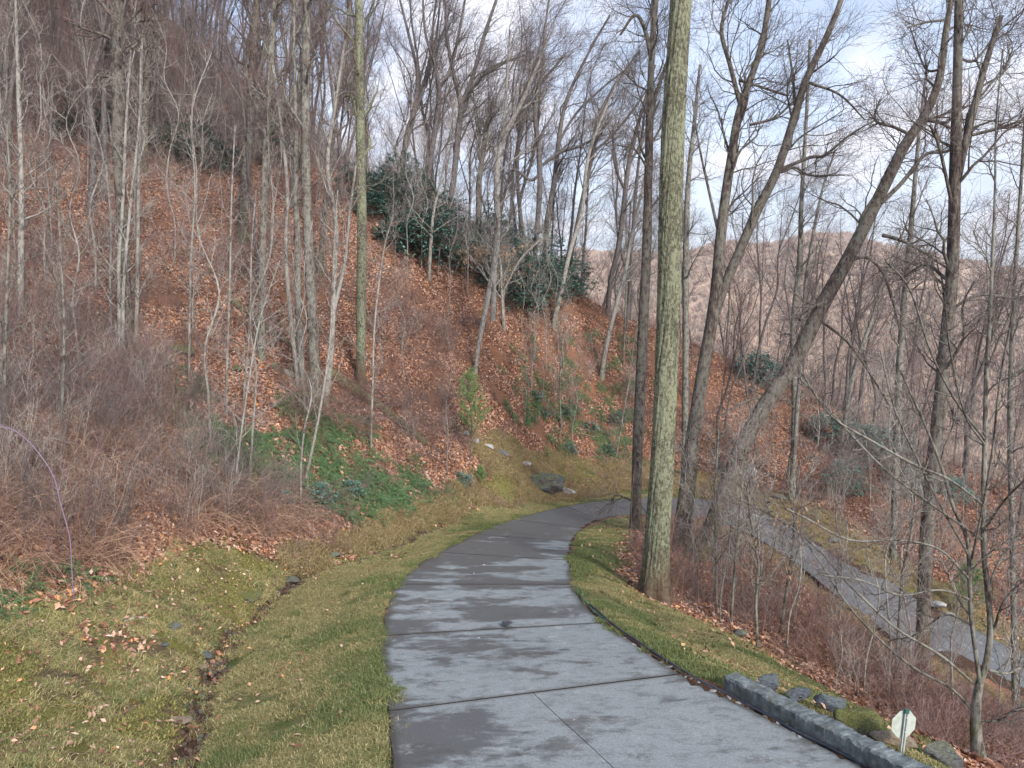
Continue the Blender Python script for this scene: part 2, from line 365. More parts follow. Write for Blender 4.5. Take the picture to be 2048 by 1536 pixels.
def height(x, y, drop=True):
    sh = x.shape; x = x.ravel(); y = y.ravel()
    z = tps(x, y)
    ir, dr = near_line(x, y, SC, 4)
    off = np.maximum(dr - SW[ir], 0); offn = sstep(.3, 3.5, off)
    wild = offn * (.45+.55*sstep(2, 14, off))
    z = z + wild*((fbm(x*.35, y*.35, 11, 3)-.5)*.9 + (fbm(x*1.4, y*1.4, 23, 3)-.5)*.34) + (fbm(x*3, y*3, 31, 2)-.5)*.07*sstep(.05, .6, off)
    idt, ddt = near_line(x, y, DW, 2)
    z = z - .26*np.exp(-(ddt/.28)**2)*(1-.75*sstep(60, 130, idt)) - .10*np.exp(-(ddt/.8)**2)
    Lp, Rp = SL[ir], SR[ir]; v = Rp-Lp; t = ((x-Lp[:, 0])*v[:, 0]+(y-Lp[:, 1])*v[:, 1])/np.maximum((v[:, :2]**2).sum(1), 1e-6)
    zr = Lp[:, 2] + (Rp[:, 2]-Lp[:, 2])*np.clip(t, 0, 1)
    wr = 1-sstep(.02, 1.3, off)
    z = z*(1-wr) + (zr-.005)*wr
    z = np.where((dr - SW[ir] < -.16) & drop, zr-.10, z)
    return z.reshape(sh), off.reshape(sh)
GX0, GX1, GY0, GY1, GS = -64, 54, -8, 98, .25
gx = np.arange(GX0, GX1+GS, GS); gy = np.arange(GY0, GY1+GS, GS)
XG, YG = np.meshgrid(gx, gy); ZG, OFFG = height(XG, YG, False)
def zat(x, y, G=None):
    G = ZG if G is None else G
    x = np.asarray(x, float); y = np.asarray(y, float)
    fx = np.clip((x-GX0)/GS, 0, len(gx)-1.001); fy = np.clip((y-GY0)/GS, 0, len(gy)-1.001)
    i = fx.astype(int); j = fy.astype(int); fx = fx-i; fy = fy-j
    return (G[j, i]*(1-fx)+G[j, i+1]*fx)*(1-fy) + (G[j+1, i]*(1-fx)+G[j+1, i+1]*fx)*fy
def normal_at(x, y):
    e = .35; return nrm(np.stack([-(zat(x+e, y)-zat(x-e, y))/(2*e), -(zat(x, y+e)-zat(x, y-e))/(2*e), np.ones_like(np.asarray(x, float))], -1))
def hit(px, py, far=90):
    r = ray(px, py); one = r.ndim == 1; r = np.atleast_2d(r)
    t = np.concatenate([np.arange(3, 40, .12), np.arange(40, far, .4)])
    res = np.full((len(r), 3), np.nan)
    for s in range(0, len(r), 2000):
        p = r[s:s+2000, None]*t[None, :, None]; g = p[..., 2] - zat(p[..., 0], p[..., 1])
        k = (g < 0).argmax(1); ok = (g < 0).any(1)&(k > 0); ii = np.arange(len(k)); k0 = np.maximum(k-1, 0)
        f = g[ii, k0]/np.maximum(g[ii, k0]-g[ii, k], 1e-6); tt = t[k0]+(t[k]-t[k0])*f
        q = r[s:s+2000]*tt[:, None]; q[~ok] = np.nan; res[s:s+2000] = q
    return res[0] if one else res
def wpoly(pts):
    p = hit(*np.array(pts, float).T); return p[~np.isnan(p[:, 0])][:, :2]
def inside(poly, x, y):
    r = np.zeros(x.shape, bool); n = len(poly); j = n-1
    for i in range(n):
        xi, yi = poly[i]; xj, yj = poly[j]
        c = ((yi > y) != (yj > y)) & (x < (xj-xi)*(y-yi)/(yj-yi+1e-12)+xi); r ^= c; j = i
    return r
PL_GRASS_L = wpoly([(800,2400),(800,1536),(780,1420),(766,1290),(768,1230),(790,1180),(850,1125),(930,1082),(1040,1037),(1130,1014),(1260,999),(1400,1001),(1400,975),(1260,984),(1100,1000),(1000,1014),(900,1046),(780,1084),(700,1113),(600,1150),(520,1200),(450,1290),(400,1400),(340,1600),(200,2400)])
PL_BANK = wpoly([(200,2400),(340,1600),(400,1400),(450,1290),(530,1195),(600,1147),(480,1085),(380,1060),(250,1120),(100,1190),(-300,1160),(-900,1500),(-900,2400)])
PL_GOLD = wpoly([(600,1150),(780,1085),(1000,1012),(1260,984),(1420,975),(1500,960),(1400,945),(1240,930),(1120,900),(1000,868),(940,862),(960,930),(900,985),(760,1035),(650,1070),(560,1110)])
PL_GRASS_R = wpoly([(2050,1708),(1720,1532),(1360,1350),(1208,1250),(1150,1180),(1140,1120),(1160,1065),(1210,1042),(1250,1034),(1300,1040),(1275,1075),(1262,1120),(1300,1200),(1348,1216),(1485,1271),(1587,1329),(1628,1366),(1734,1414),(1800,1460),(1900,1520),(2200,1700)])
PL_LOW = wpoly([(1300,990),(1419,997),(1512,1019),(1617,1073),(1734,1133),(1881,1218),(2048,1306),(2300,1420),(2300,1350),(2048,1255),(1880,1165),(1750,1085),(1680,1035),(1560,985),(1450,962),(1330,958)])
PL_LOWIN = wpoly([(1400,1042),(1450,1054),(1551,1104),(1643,1166),(1751,1252),(1900,1345),(2048,1414),(2048,1450),(1850,1370),(1740,1290),(1640,1205),(1540,1130),(1450,1080)])
def jit(x, y, a=.35): return x + a*(fbm(x*1.7, y*1.7, 41, 3)-.5)*2, y + a*(fbm(x*1.7, y*1.7, 57, 3)-.5)*2
def masks(x, y):
    xj, yj = jit(x, y)
    gr = inside(PL_GRASS_L, xj, yj) | inside(PL_GRASS_R, xj, yj)
    bank = inside(PL_BANK, xj, yj); gold = inside(PL_GOLD, xj, yj)
    low = inside(PL_LOW, xj, yj) | inside(PL_LOWIN, xj, yj)
    return gr.astype(float), bank.astype(float), gold.astype(float), low.astype(float)
# fine sheet for drawing: spacing grows with distance
def axis(a, b, s0, g):
    p = [0.]; 
    while p[-1] < b: p.append(p[-1]+s0+g*abs(p[-1]))
    n = [0.]
    while n[-1] > a: n.append(n[-1]-s0-g*abs(n[-1]))
    return np.clip(np.array(n[::-1][:-1]+p), a, b)
ax = axis(-60, 50, .10, .010); ay = axis(-6, 94, .10, .007)
XM, YM = np.meshgrid(ax, ay); ZM, OFF = height(XM, YM)
gr, bk, go, lo = masks(XM.ravel(), YM.ravel())
_, dd = near_line(XM.ravel(), YM.ravel(), DW, 2)
nx, ny = len(ax), len(ay)
I = np.arange(nx*ny).reshape(ny, nx)
F = np.stack([I[:-1, :-1], I[:-1, 1:], I[1:, 1:], I[1:, :-1]], -1).reshape(-1, 4)
def blur(a):
    a = a.reshape(ny, nx); 
    for _ in range(2):
        p = np.pad(a, 1, mode='edge'); a = (p[1:-1, 1:-1]*2+p[:-2, 1:-1]+p[2:, 1:-1]+p[1:-1, :-2]+p[1:-1, 2:])/6
    return a.ravel()
m, t, b = mat('forest_floor', .95, .1)
v = coords(t); vn = noise(t, v, 9, 8, .7); vb = noise(t, v, 1.1, 4, .6); vf = noise(t, v, 38, 4, .7)
leafc = ramp(t, vf, [(.25, (.04, .02, .013)), (.42, (.13, .062, .038)), (.55, (.24, .12, .075)), (.68, (.36, .22, .155)), (.8, (.17, .08, .045))])
leafc = mixc(t, mrange(t, vb, .45, .7, 0, .5), leafc, (.09, .065, .05))
straw = ramp(t, vf, [(.3, (.07, .065, .03)), (.5, (.17, .15, .075)), (.7, (.28, .25, .14))])
green = ramp(t, vf, [(.3, (.045, .06, .02)), (.6, (.10, .13, .04))])
grassc = mixc(t, mrange(t, noise(t, v, 1.6, 5, .65), .40, .62), straw, green)
grassc = mixc(t, mrange(t, noise(t, v, 2.7, 5, .7), .58, .68, 0, .8), grassc, (.075, .05, .032))
mossc = ramp(t, vf, [(.3, (.07, .065, .022)), (.6, (.17, .165, .05)), (.8, (.27, .25, .09))])
bankc = mixc(t, mrange(t, noise(t, v, 1.3, 5, .6), .47, .56), mixc(t, mrange(t, vn, .42, .6), (.09, .065, .04), straw), mossc)
goldc = mixc(t, mrange(t, noise(t, v, 1.0, 5, .6), .44, .56), ramp(t, vf, [(.3, (.08, .065, .025)), (.55, (.19, .15, .055)), (.8, (.31, .25, .11))]), mossc)
lowc = mixc(t, mrange(t, noise(t, v, 1.2, 5, .6), .45, .58), straw, mossc)
c = leafc
for nm, cc_ in (('m_low', lowc), ('m_gold', goldc), ('m_bank', bankc), ('m_grass', grassc)):
    edge = mrange(t, math_(t, 'ADD', attr(t, nm), math_(t, 'MULTIPLY', math_(t, 'SUBTRACT', vn, .5), .9)), .35, .65)
    c = mixc(t, edge, c, cc_)
dm = mrange(t, math_(t, 'ADD', attr(t, 'm_dirt'), math_(t, 'MULTIPLY', math_(t, 'SUBTRACT', vn, .5), .8)), .4, .65)
c = mixc(t, dm, c, ramp(t, vf, [(.3, (.03, .02, .015)), (.7, (.10, .062, .042))]))
t.links.new(c, b.inputs['Base Color']); bump(t, b, math_(t, 'ADD', vf, vn), .8, .04)
M['ground'] = m
dirt = np.maximum(np.exp(-(dd/.20)**2)*.95, (OFF.ravel() <= 0)*1.)
ground = ob('ground', mesh('ground', np.stack([XM, YM, ZM], -1).reshape(-1, 3), F, [m], True, attrs={'m_grass': blur(gr), 'm_bank': blur(bk), 'm_gold': blur(go), 'm_low': blur(lo), 'm_dirt': dirt}))
tag(ground, kind='structure')
# ---- outer land: valley floor and far wooded ridges
naz, nr = 260, 150
azs = np.radians(np.linspace(-180, 180, naz+1)); rs = np.concatenate([np.linspace(0, 1, nr)])
RRr = 75*(3600/75)**rs
AZ, RG = np.meshgrid(azs, RRr)
XF = RG*np.sin(AZ); YF = RG*np.cos(AZ)
def far_h(x, y):
    r = np.hypot(x, y); az = np.degrees(np.arctan2(x, y))
    base = -60 - 75*sstep(90, 420, r)
    right = sstep(-8, 6, az)
    # main ridge, height as elevation angle seen from the road
    el = np.interp(az, [-180, -60, -20, 0, 8, 14, 21, 25, 29, 33, 38, 60, 180], [4, 5, 6, 5, 5.0, 5.5, 5.9, 5.6, 4.6, 3.8, 3.0, 3.2, 4])
    el = el + (fbm(az/3.2+40, az*0, 71, 3)-.5)*.9
    top = np.tan(np.radians(el))*1700
    z = base + (top-base)*sstep(430, 1700, r+(fbm(x/260, y/260, 81, 3)-.5)*330) - 60*sstep(1700, 3400, r)
    z += (fbm(x/130, y/130, 91, 4)-.5)*70*sstep(300, 900, r)
    # our own mountain on the left
    own = sstep(8, -25, az)*sstep(3600, 60, r)
    z = z*(1-own) + own*np.minimum(.23*r-26, 160-.1*r)*np.where(r < 900, 1, 1)
    return z
ZF = far_h(XF, YF)
edgez = zat(np.clip(XF, -60, 50), np.clip(YF, -6, 94))
wE = sstep(140, 70, RG)
ZF = ZF*(1-wE) + (edgez-3)*wE
inn = (XF > -60) & (XF < 50) & (YF > -6) & (YF < 94)
ZF = np.where(inn, np.minimum(ZF, edgez-6), ZF)
I = np.arange(ZF.size).reshape(ZF.shape)
F = np.stack([I[:-1, :-1], I[1:, :-1], I[1:, 1:], I[:-1, 1:]], -1).reshape(-1, 4)
m, t, b = mat('winter_woods', .95, .05)
v = coords(t, 'Object', (1, 1, .35))
c = ramp(t, noise(t, v, .055, 8, .75), [(.3, (.28, .19, .14)), (.5, (.50, .36, .26)), (.65, (.62, .48, .36))])
c = mixc(t, mrange(t, noise(t, v, .012, 5, .6), .56, .66, 0, .7), c, (.06, .08, .05))
c = mixc(t, mrange(t, noise(t, v, .25, 4, .8), .5, .62, 0, .5), c, (.42, .34, .28))
t.links.new(c, b.inputs['Base Color']); bump(t, b, noise(t, v, .12, 6, .7), 1, 6)
hills = ob('hills', mesh('hills', np.stack([XF, YF, ZF], -1).reshape(-1, 3), F, [m])); tag(hills, kind='structure')
def wisp(name, n, mt):
    a_ = rng.random(n)*2*PI; r0 = .5*np.sqrt(rng.random(n)); top_ = .55+.45*rng.random(n); w_ = .02+.05*rng.random(n)
    B0 = np.stack([r0*.35*np.cos(a_), r0*.35*np.sin(a_), 0*a_], -1); T_ = np.stack([r0*np.cos(a_), r0*np.sin(a_), top_], -1); az = rng.random(n)*2*PI
    s_ = np.stack([np.cos(az), np.sin(az), 0*az], -1)*w_[:, None]
    mid = B0*.4+T_*.6; V = np.stack([B0, mid+s_, T_, mid-s_], 1).reshape(-1, 3)
    return mesh(name, V, np.arange(n*4).reshape(-1, 4), [mt], False)
M['far_crown'] = None
# ------------------------------------------------------------------ driveway
m, t, b = mat('concrete', .8, .35)
v = coords(t); vs = coords(t, 'Object', (.62, 1.15, 1))
light = ramp(t, noise(t, v, 45, 8, .8), [(.3, (.125, .145, .155)), (.5, (.205, .232, .245)), (.7, (.33, .36, .375))])
dark = ramp(t, noise(t, v, 60, 6, .8), [(.3, (.048, .051, .057)), (.5, (.082, .086, .092)), (.75, (.13, .134, .14))])
wet = math_(t, 'ADD', math_(t, 'MULTIPLY', noise(t, vs, .8, 3, .5, .3), .62), math_(t, 'MULTIPLY', noise(t, vs, 3.2, 10, .72, .4), .38))
bias = attr(t, 'm_wet')
wm = mrange(t, math_(t, 'ADD', wet, math_(t, 'MULTIPLY', bias, .17)), .505, .565)
c = mixc(t, math_(t, 'MULTIPLY', wm, .88), light, dark)
c = mixc(t, mrange(t, noise(t, vs, 6, 9, .75), .46, .66, 0, .55), c, (.09, .097, .10))
c = mixc(t, mrange(t, noise(t, vs, 1.5, 7, .7), .54, .66, 0, .7), c, (.07, .068, .066))
c = mixc(t, mrange(t, noise(t, v, 2.3, 8, .75), .57, .66, 0, .4), c, (.38, .41, .42))
c = mixc(t, mrange(t, attr(t, 'm_edge'), .2, 1, 0, .8), c, (.05, .046, .04))
c = mixc(t, mrange(t, noise(t, v, 150, 2, .9), .62, .72, 0, .5), c, (.055, .055, .055))
#vor = N(t, 'ShaderNodeTexVoronoi', feature='DISTANCE_TO_EDGE'); vor.inputs['Scale'].default_value = .33; t.links.new(mixc(t, .25, v, N(t, 'ShaderNodeTexNoise').outputs['Color'] if False else v), vor.inputs['Vector'])
t.links.new(c, b.inputs['Base Color'])
t.links.new(mrange(t, wm, 0, 1, .8, .42), b.inputs['Roughness'])
bump(t, b, noise(t, v, 120, 4, .8), .35, .004)
M['concrete'] = m
M['joint'], _t, _b = mat('joint_dirt'); _b.inputs['Base Color'].default_value = (.022, .018, .016, 1)
drive = tag(empty('driveway', (0, 0, 0), None, None), kind='structure')
joints_px = [((778,1424),(1360,1352)), ((768,1273),(1208,1247)), ((795,1170),(1145,1171))]
cuts = []
for l, r in joints_px:
    p = Wz((l[0]+r[0])/2, (l[1]+r[1])/2, {1424: -4.15, 1273: -4.5, 1170: -4.8}[l[1]])
    cuts.append(int(np.hypot(SC[:, 0]-p[0], SC[:, 1]-p[1]).argmin()))
sarc = np.concatenate([[0], np.cumsum(np.linalg.norm(np.diff(SC, axis=0), axis=1))])
nxt = sarc[cuts[-1]]+3.3
while nxt < sarc[-1]-2: cuts.append(int(np.searchsorted(sarc, nxt))); nxt += 3.6
print('joints', [SC[c_].round(2).tolist() for c_ in cuts], 'width', (SW[::40]*2).round(2))
def slab(i0, i1, u0=0., u1=1., name='concrete_slab'):
    s = np.linspace(i0, i1, max(3, int((sarc[min(int(i1), NR-1)]-sarc[int(i0)])/.12)+1)); g = .013
    ds = g/np.gradient(sarc)[np.clip(int(i0), 0, NR-1)]; s = np.clip(s, i0+ds, i1-ds)
    k = s.astype(int).clip(0, NR-2); f = (s-k)[:, None]
    A = SL[k]*(1-f)+SL[k+1]*f; Bq = SR[k]*(1-f)+SR[k+1]*f; nu = 26
    wd = np.linalg.norm(Bq-A, axis=1)[:, None]
    ua = u0+(.004/wd if u0 > 0 else 0); ub = u1-(.004/wd if u1 < 1 else 0)
    uu = ua+(ub-ua)*np.linspace(0, 1, nu)[None]
    # slightly wavering poured edge
    uu = uu + np.where(uu < .02, (fbm(sarc[k][:, None]*2.2+uu*0, uu*0, 5)-.5)*.02, 0) + np.where(uu > .98, (fbm(sarc[k][:, None]*2.2+9+uu*0, uu*0, 6)-.5)*.02, 0)
    P = A[:, None]+(Bq-A)[:, None]*uu[..., None]; P[..., 2] += .012
    top = P.reshape(-1, 3); n_s = len(s); J = np.arange(n_s*nu).reshape(n_s, nu)
    F = [np.stack([J[:-1, :-1], J[:-1, 1:], J[1:, 1:], J[1:, :-1]], -1).reshape(-1, 4)]
    ring = np.concatenate([J[0, :], J[1:, -1], J[-1, -2::-1], J[-2:0:-1, 0]])
    lo_ = top[ring].copy(); lo_[:, 2] -= .13; q = len(ring); base = len(top)
    dpt = top[ring].copy(); dpt[:, 2] -= .010   # small worn arris
    ctr = top.mean(0); F.append(np.stack([ring, base+np.arange(q), base+np.roll(np.arange(q), -1), np.roll(ring, -1)], -1)[:, ::-1])
    V = np.vstack([top, lo_]); S_ = sarc[k][:, None]+0*uu
    ed = np.minimum(uu, 1-uu)*wd
    jn = np.minimum(np.minimum(s-i0, i1-s)[:, None]*np.gradient(sarc)[k][:, None]+0*uu, ed)
    me_ = np.maximum(np.exp(-ed/.10)*.9, np.exp(-jn/.05)*.95)
    tr = np.exp(-((uu-.45)/.17)**2)
    wetb = sstep(9, 14, S_)*.65*(1-sstep(.62, .9, uu)) + tr*.25*sstep(2, 9, S_) - .35*sstep(6, 2, S_)*sstep(.25, .5, uu) + .8*sstep(14, 22, S_) + .5*sstep(26, 34, S_)
    wetb += .5*np.exp(-uu*wd/.35)
    pad = np.zeros(q)
    me = mesh(name, V, F, [M['concrete'], M['joint']], False, mi=np.concatenate([np.zeros(len(F[0])), np.ones(len(F[1]))]), attrs={'m_wet': np.concatenate([wetb.ravel(), pad]), 'm_edge': np.concatenate([me_.ravel(), pad+1]), 'm_far': np.concatenate([S_.ravel()*0, pad])})
    return ob(name, me, drive)
c0 = cuts[0]
uL = .47
slab(0, c0, 0, uL); slab(0, c0, uL, 1)
for a_, b2 in zip(cuts[:-1], cuts[1:]): slab(a_, b2)
slab(cuts[-1], NR-1)
# ------------------------------------------------------------------ scattering (geometry nodes)
def euler_from(n, yaw):
    """XYZ euler that turns +Z to n and spins by yaw"""
    z = n; x = np.stack([np.cos(yaw), np.sin(yaw), 0*yaw], -1); y = nrm(np.cross(z, x)); x = np.cross(y, z)
    # matrix columns x,y,z
    r20, r21, r22, r10, r00 = x[:, 2], y[:, 2], z[:, 2], x[:, 1], x[:, 0]
    return np.stack([np.arctan2(r21, r22), -np.arcsin(np.clip(r20, -1, 1)), np.arctan2(r10, r00)], -1)
def scatter(name, P, rot, scl, meshes, cat, label, kind='stuff', parent=None):
    ok = ~np.isnan(P[:, 0]); P = P[ok]; rot = rot[ok]; scl = scl[ok]
    me = bpy.data.meshes.new(name); me.vertices.add(len(P)); me.vertices.foreach_set('co', P.astype(np.float32).ravel())
    a = me.attributes.new('rot', 'FLOAT_VECTOR', 'POINT'); a.data.foreach_set('vector', rot.astype(np.float32).ravel())
    a = me.attributes.new('scl', 'FLOAT', 'POINT'); a.data.foreach_set('value', scl.astype(np.float32))
    a = me.attributes.new('idx', 'INT', 'POINT'); a.data.foreach_set('value', rng.integers(0, len(meshes), len(P)).astype(np.int32))
    o = ob(name, me, parent)
    c = bpy.data.collections.new(name + '_kinds')
    for i, ms in enumerate(meshes): c.objects.link(bpy.data.objects.new('%s_kind_%d' % (name, i), ms))
    g = bpy.data.node_groups.new(name, 'GeometryNodeTree')
    g.interface.new_socket('Geometry', in_out='INPUT', socket_type='NodeSocketGeometry')
    g.interface.new_socket('Geometry', in_out='OUTPUT', socket_type='NodeSocketGeometry')
    gi = g.nodes.new('NodeGroupInput'); go_ = g.nodes.new('NodeGroupOutput')
    ci = g.nodes.new('GeometryNodeCollectionInfo'); ci.inputs['Collection'].default_value = c
    ci.inputs['Separate Children'].default_value = True; ci.inputs['Reset Children'].default_value = True
    ip = g.nodes.new('GeometryNodeInstanceOnPoints'); ip.inputs['Pick Instance'].default_value = True
    def na(nm, t_):
        n = g.nodes.new('GeometryNodeInputNamedAttribute'); n.data_type = t_; n.inputs['Name'].default_value = nm; return n.outputs['Attribute']
    l = g.links.new
    l(gi.outputs[0], ip.inputs['Points']); l(ci.outputs[0], ip.inputs['Instance'])
    l(na('idx', 'INT'), ip.inputs['Instance Index']); l(na('rot', 'FLOAT_VECTOR'), ip.inputs['Rotation']); l(na('scl', 'FLOAT'), ip.inputs['Scale'])
    l(ip.outputs[0], go_.inputs[0])
    md = o.modifiers.new('scatter', 'NODES'); md.node_group = g
    return tag(o, label, cat, kind=kind)
def ground_pts(x, y, dz=0.):
    return np.stack([x, y, zat(x, y)+dz], -1)
def pts_px(poly, n):
    """n ground points seen inside a pixel polygon of the survey photo, evenly spread on the ground"""
    p = wpoly(poly) if not isinstance(poly, np.ndarray) else poly
    lo_, hi = p.min(0), p.max(0); out = []
    while sum(map(len, out)) < n:
        x = rng.uniform(lo_[0], hi[0], n*2); y = rng.uniform(lo_[1], hi[1], n*2)
        xj, yj = jit(x, y, .25); k = inside(p, xj, yj); out.append(np.stack([x[k], y[k]], -1))
        if len(out) > 60: break
    return np.vstack(out)[:n]
# ---- source meshes
def blades(n, h, spread, wd, lean, mt, name):
    g = Geo(); r = spread*np.sqrt(rng.random(n)); a = rng.random(n)*2*PI
    b0 = np.stack([r*np.cos(a), r*np.sin(a), -.01+0*r], -1); hh = h*(.5+rng.random(n)*.8)
    az = rng.random(n)*2*PI; d = np.stack([np.cos(az), np.sin(az), 0*az], -1); s_ = np.stack([-np.sin(az), np.cos(az), 0*az], -1)
    le = lean*(.3+rng.random(n))
    mid = b0+d*(hh*le*.35)[:, None]+np.array([0, 0, 1])*(hh*.6)[:, None]
    tip = b0+d*(hh*le*1.2)[:, None]+np.array([0, 0, 1])*(hh*(1-.45*np.minimum(le, 1.6)))[:, None]
    w_ = wd*(.7+.6*rng.random(n))[:, None]
    V = np.stack([b0-s_*w_, b0+s_*w_, mid+s_*w_*.7, mid-s_*w_*.7, tip], 1).reshape(-1, 3); i = np.arange(n)[:, None]*5
    g.add(V, np.hstack([i, i+1, i+2, i+3])); g.V.append(np.zeros((0, 3))); g.F.append(np.hstack([i+3, i+2, i+4])); g.m.append(np.zeros(n))
    return g.mesh(name, [mt], False)
def leaves(n, spread, size, mt, name, tilt=.6, hz=.03, elong=1.7):
    r = spread*np.sqrt(rng.random(n)); a = rng.random(n)*2*PI
    c = np.stack([r*np.cos(a), r*np.sin(a), rng.random(n)*hz+.004], -1); s_ = size*(.5+.8*rng.random(n))[:, None]
    az = rng.random(n)*2*PI; nn = nrm(np.stack([rng.normal(size=n)*tilt, rng.normal(size=n)*tilt, np.ones(n)], -1))
    x = np.stack([np.cos(az), np.sin(az), 0*az], -1); y = nrm(np.cross(nn, x)); x = np.cross(y, nn)
    cu = (.15+.5*rng.random(n))[:, None]
    V = np.stack([c-x*s_*elong*.5, c-y*s_*.5+nn*s_*cu*.5, c+x*s_*elong*.5+nn*s_*cu*.3, c+y*s_*.5+nn*s_*cu*.5], 1).reshape(-1, 3)
    i = np.arange(n)[:, None]*4
    return mesh(name, V, [np.vstack([np.hstack([i, i+1, i+2]), np.hstack([i, i+2, i+3])])], [mt], False)
SRC_LEAF = [leaves(90, .48, .062, M['leaf'], 'leaf_litter_%d' % i) for i in range(6)]
SRC_GREEN = [blades(50, .07, .085, .0028, .9, M['grass_green'], 'green_tuft_%d' % i) for i in range(4)]
SRC_STRAW = [blades(52, .065, .095, .0027, 1.8, M['grass_straw'], 'straw_tuft_%d' % i) for i in range(4)]
SRC_GOLD = [blades(50, .13, .15, .0045, 1.5, M['grass_gold'], 'gold_tuft_%d' % i) for i in range(4)]
SRC_MOSS = [blades(70, .035, .13, .006, .9, M['moss'], 'moss_tuft_%d' % i) for i in range(3)]
def fern_mesh(name, nf, ln):
    g = Geo()
    for i in range(nf):
        az = i*2*PI/nf+rng.random()*.6; L_ = ln*(.7+.5*rng.random()); k = 13
        s = np.linspace(0, 1, k); e = .9*rng.random()+.25
        p = np.stack([np.cos(az)*L_*s, np.sin(az)*L_*s, L_*(e*s-.75*e*s**2)+.01], -1)
        g.tubes(p[None], np.full((1, k), .003), 3)
        sd_ = np.array([-math.sin(az), math.cos(az), 0]); T = nrm(np.gradient(p, axis=0))
        for sg in (1, -1):
            q = p[1:]; wv = (L_*.20*np.sin(PI*np.clip(s[1:], .06, .97)**.7))[:, None]
            t1 = q+sd_*sg*wv+T[1:]*wv*.25-np.array([0, 0, .15])*wv
            V = np.stack([q-T[1:]*L_*.028, q+T[1:]*L_*.028, t1], 1).reshape(-1, 3); j = np.arange(k-1)[:, None]*3
            g.add(V, np.hstack([j, j+1, j+2]))
    return g.mesh(name, [M['fern']], False)
SRC_FERN = [fern_mesh('fern_fronds_%d' % i, 8+i, .42) for i in range(4)]
def brush_mesh(name, n, h, spread, lean, mt, arch=0., r=.005, n2=5, n3=3, wig=.35):
    g = Geo(); a = rng.random(n)*2*PI; rr = spread*np.sqrt(rng.random(n)); k = 7
    P = np.zeros((n, k, 3)); P[:, 0] = np.stack([rr*np.cos(a), rr*np.sin(a), -.05+0*a], -1)
    az = rng.random(n)*2*PI; D = nrm(np.stack([np.cos(az)*lean, np.sin(az)*lean, np.ones(n)], -1)); hh = h*(.5+.7*rng.random(n))
    for s in range(1, k):
        D = nrm(D+rng.normal(size=(n, 3))*.12*wig/.35+np.array([0, 0, -arch*s/k])+np.stack([np.cos(az), np.sin(az), 0*az], -1)*arch*.35)
        P[:, s] = P[:, s-1]+D*(hh/(k-1))[:, None]
    R = np.linspace(1, .35, k)[None]*r*(.7+.6*rng.random(n))[:, None]
    g.tubes(P, R, 3)
    if n2:
        P2, R2 = spawn(P, R, n2, .25, .98, h*.32, .6, 5, .6, wig, .06-arch*.2, rmin=.0028); g.tubes(P2, R2, 3)
        if n3:
            P3, R3 = spawn(P2, R2, n3, .2, .95, h*.14, .6, 3, .7, wig, .03-arch*.1, rmin=.0022); g.tubes(P3, R3, 3)
    return g.mesh(name, [mt], False)
SRC_BRUSH = [brush_mesh('brush_%d' % i, 7, 1.3+.25*i, .35, .25, M[('twig_red', 'twig_gray', 'twig_brown', 'twig_pale', 'twig_red')[i]], 0, .0045+.0015*(i % 3), 6, 3) for i in range(5)]
SRC_LOWBRUSH = [brush_mesh('low_brush_%d' % i, 14, .75, .4, .5, M['twig_brown' if i % 2 else 'twig_red'], .12, .0035, 4, 2) for i in range(4)]
SRC_CANE = [brush_mesh('cane_%d' % i, 26, 1.2+.12*i, .6, .7, M['cane'], .30+.06*i, .0038+.001*(i % 3), 3, 1, .5) for i in range(5)]
# ---- ground cover
def sc_area(name, xy, src, smin, smax, cat, label, dz=0., upright=False, tiltn=.0):
    n = len(xy); nn = normal_at(xy[:, 0], xy[:, 1])
    if upright: nn = nrm(nn*.25+np.array([0, 0, 1])+rng.normal(size=(n, 3))*tiltn)
    return scatter(name, ground_pts(xy[:, 0], xy[:, 1], dz), euler_from(nn, rng.random(n)*2*PI), smin+(smax-smin)*rng.random(n), src, cat, label)
def cone(n, ymin, ymax, pxa=-250, pxb=2300, pw=1.):
    """ground points in the field of view"""
    y = ymin+(ymax-ymin)*rng.random(n)**pw; u = (pxa+(pxb-pxa)*rng.random(n)-1024)/FPX
    return np.stack([u*y, y], -1)
xy = np.vstack([cone(26000, 4, 58), cone(9000, 5, 26, pw=.8)])
off = zat(xy[:, 0], xy[:, 1], OFFG); g_, b_2, o_, l_ = masks(xy[:, 0], xy[:, 1])
patch = fbm(xy[:, 0]*.6, xy[:, 1]*.6, 77, 3)
keep = (off > .8) & (rng.random(len(xy)) < (1-.997*g_)*(1-.993*b_2)*(1-.93*o_)*(1-.9*l_)*sstep(.30, .5, patch+.12))
sc_area('leaf_litter', xy[keep & ((xy[:, 1] > 9.5) | (xy[:, 0] > 0))], SRC_LEAF, .7, 1.25, 'leaf litter', 'brown fallen leaves carpeting the wooded slope')
def grass_field(poly, dens, name, label, green_bias, cat='grass', src=None):
    area = abs(sum(poly[i][0]*poly[i-1][1]-poly[i-1][0]*poly[i][1] for i in range(len(poly))))/2
    n = int(min(area, 260)*dens); xy = pts_px(poly, n); off = zat(xy[:, 0], xy[:, 1], OFFG)
    u = to_px(ground_pts(xy[:, 0], xy[:, 1])); vis = (xy[:, 1] > 3) & (u[0] > -120) & (u[0] < 2200) & (u[1] < 1750)
    bare = fbm(xy[:, 0]*1.9, xy[:, 1]*1.9, 101, 3)
    _, ddd = near_line(xy[:, 0], xy[:, 1], DW, 2)
    xy = xy[vis & (off > .0) & (bare > .32) & ((ddd > .22) | (rng.random(len(xy)) < .12)) & ((off > .3) | (xy[:, 0] < 1.3) | (xy[:, 1] > 8.3))]; return xy
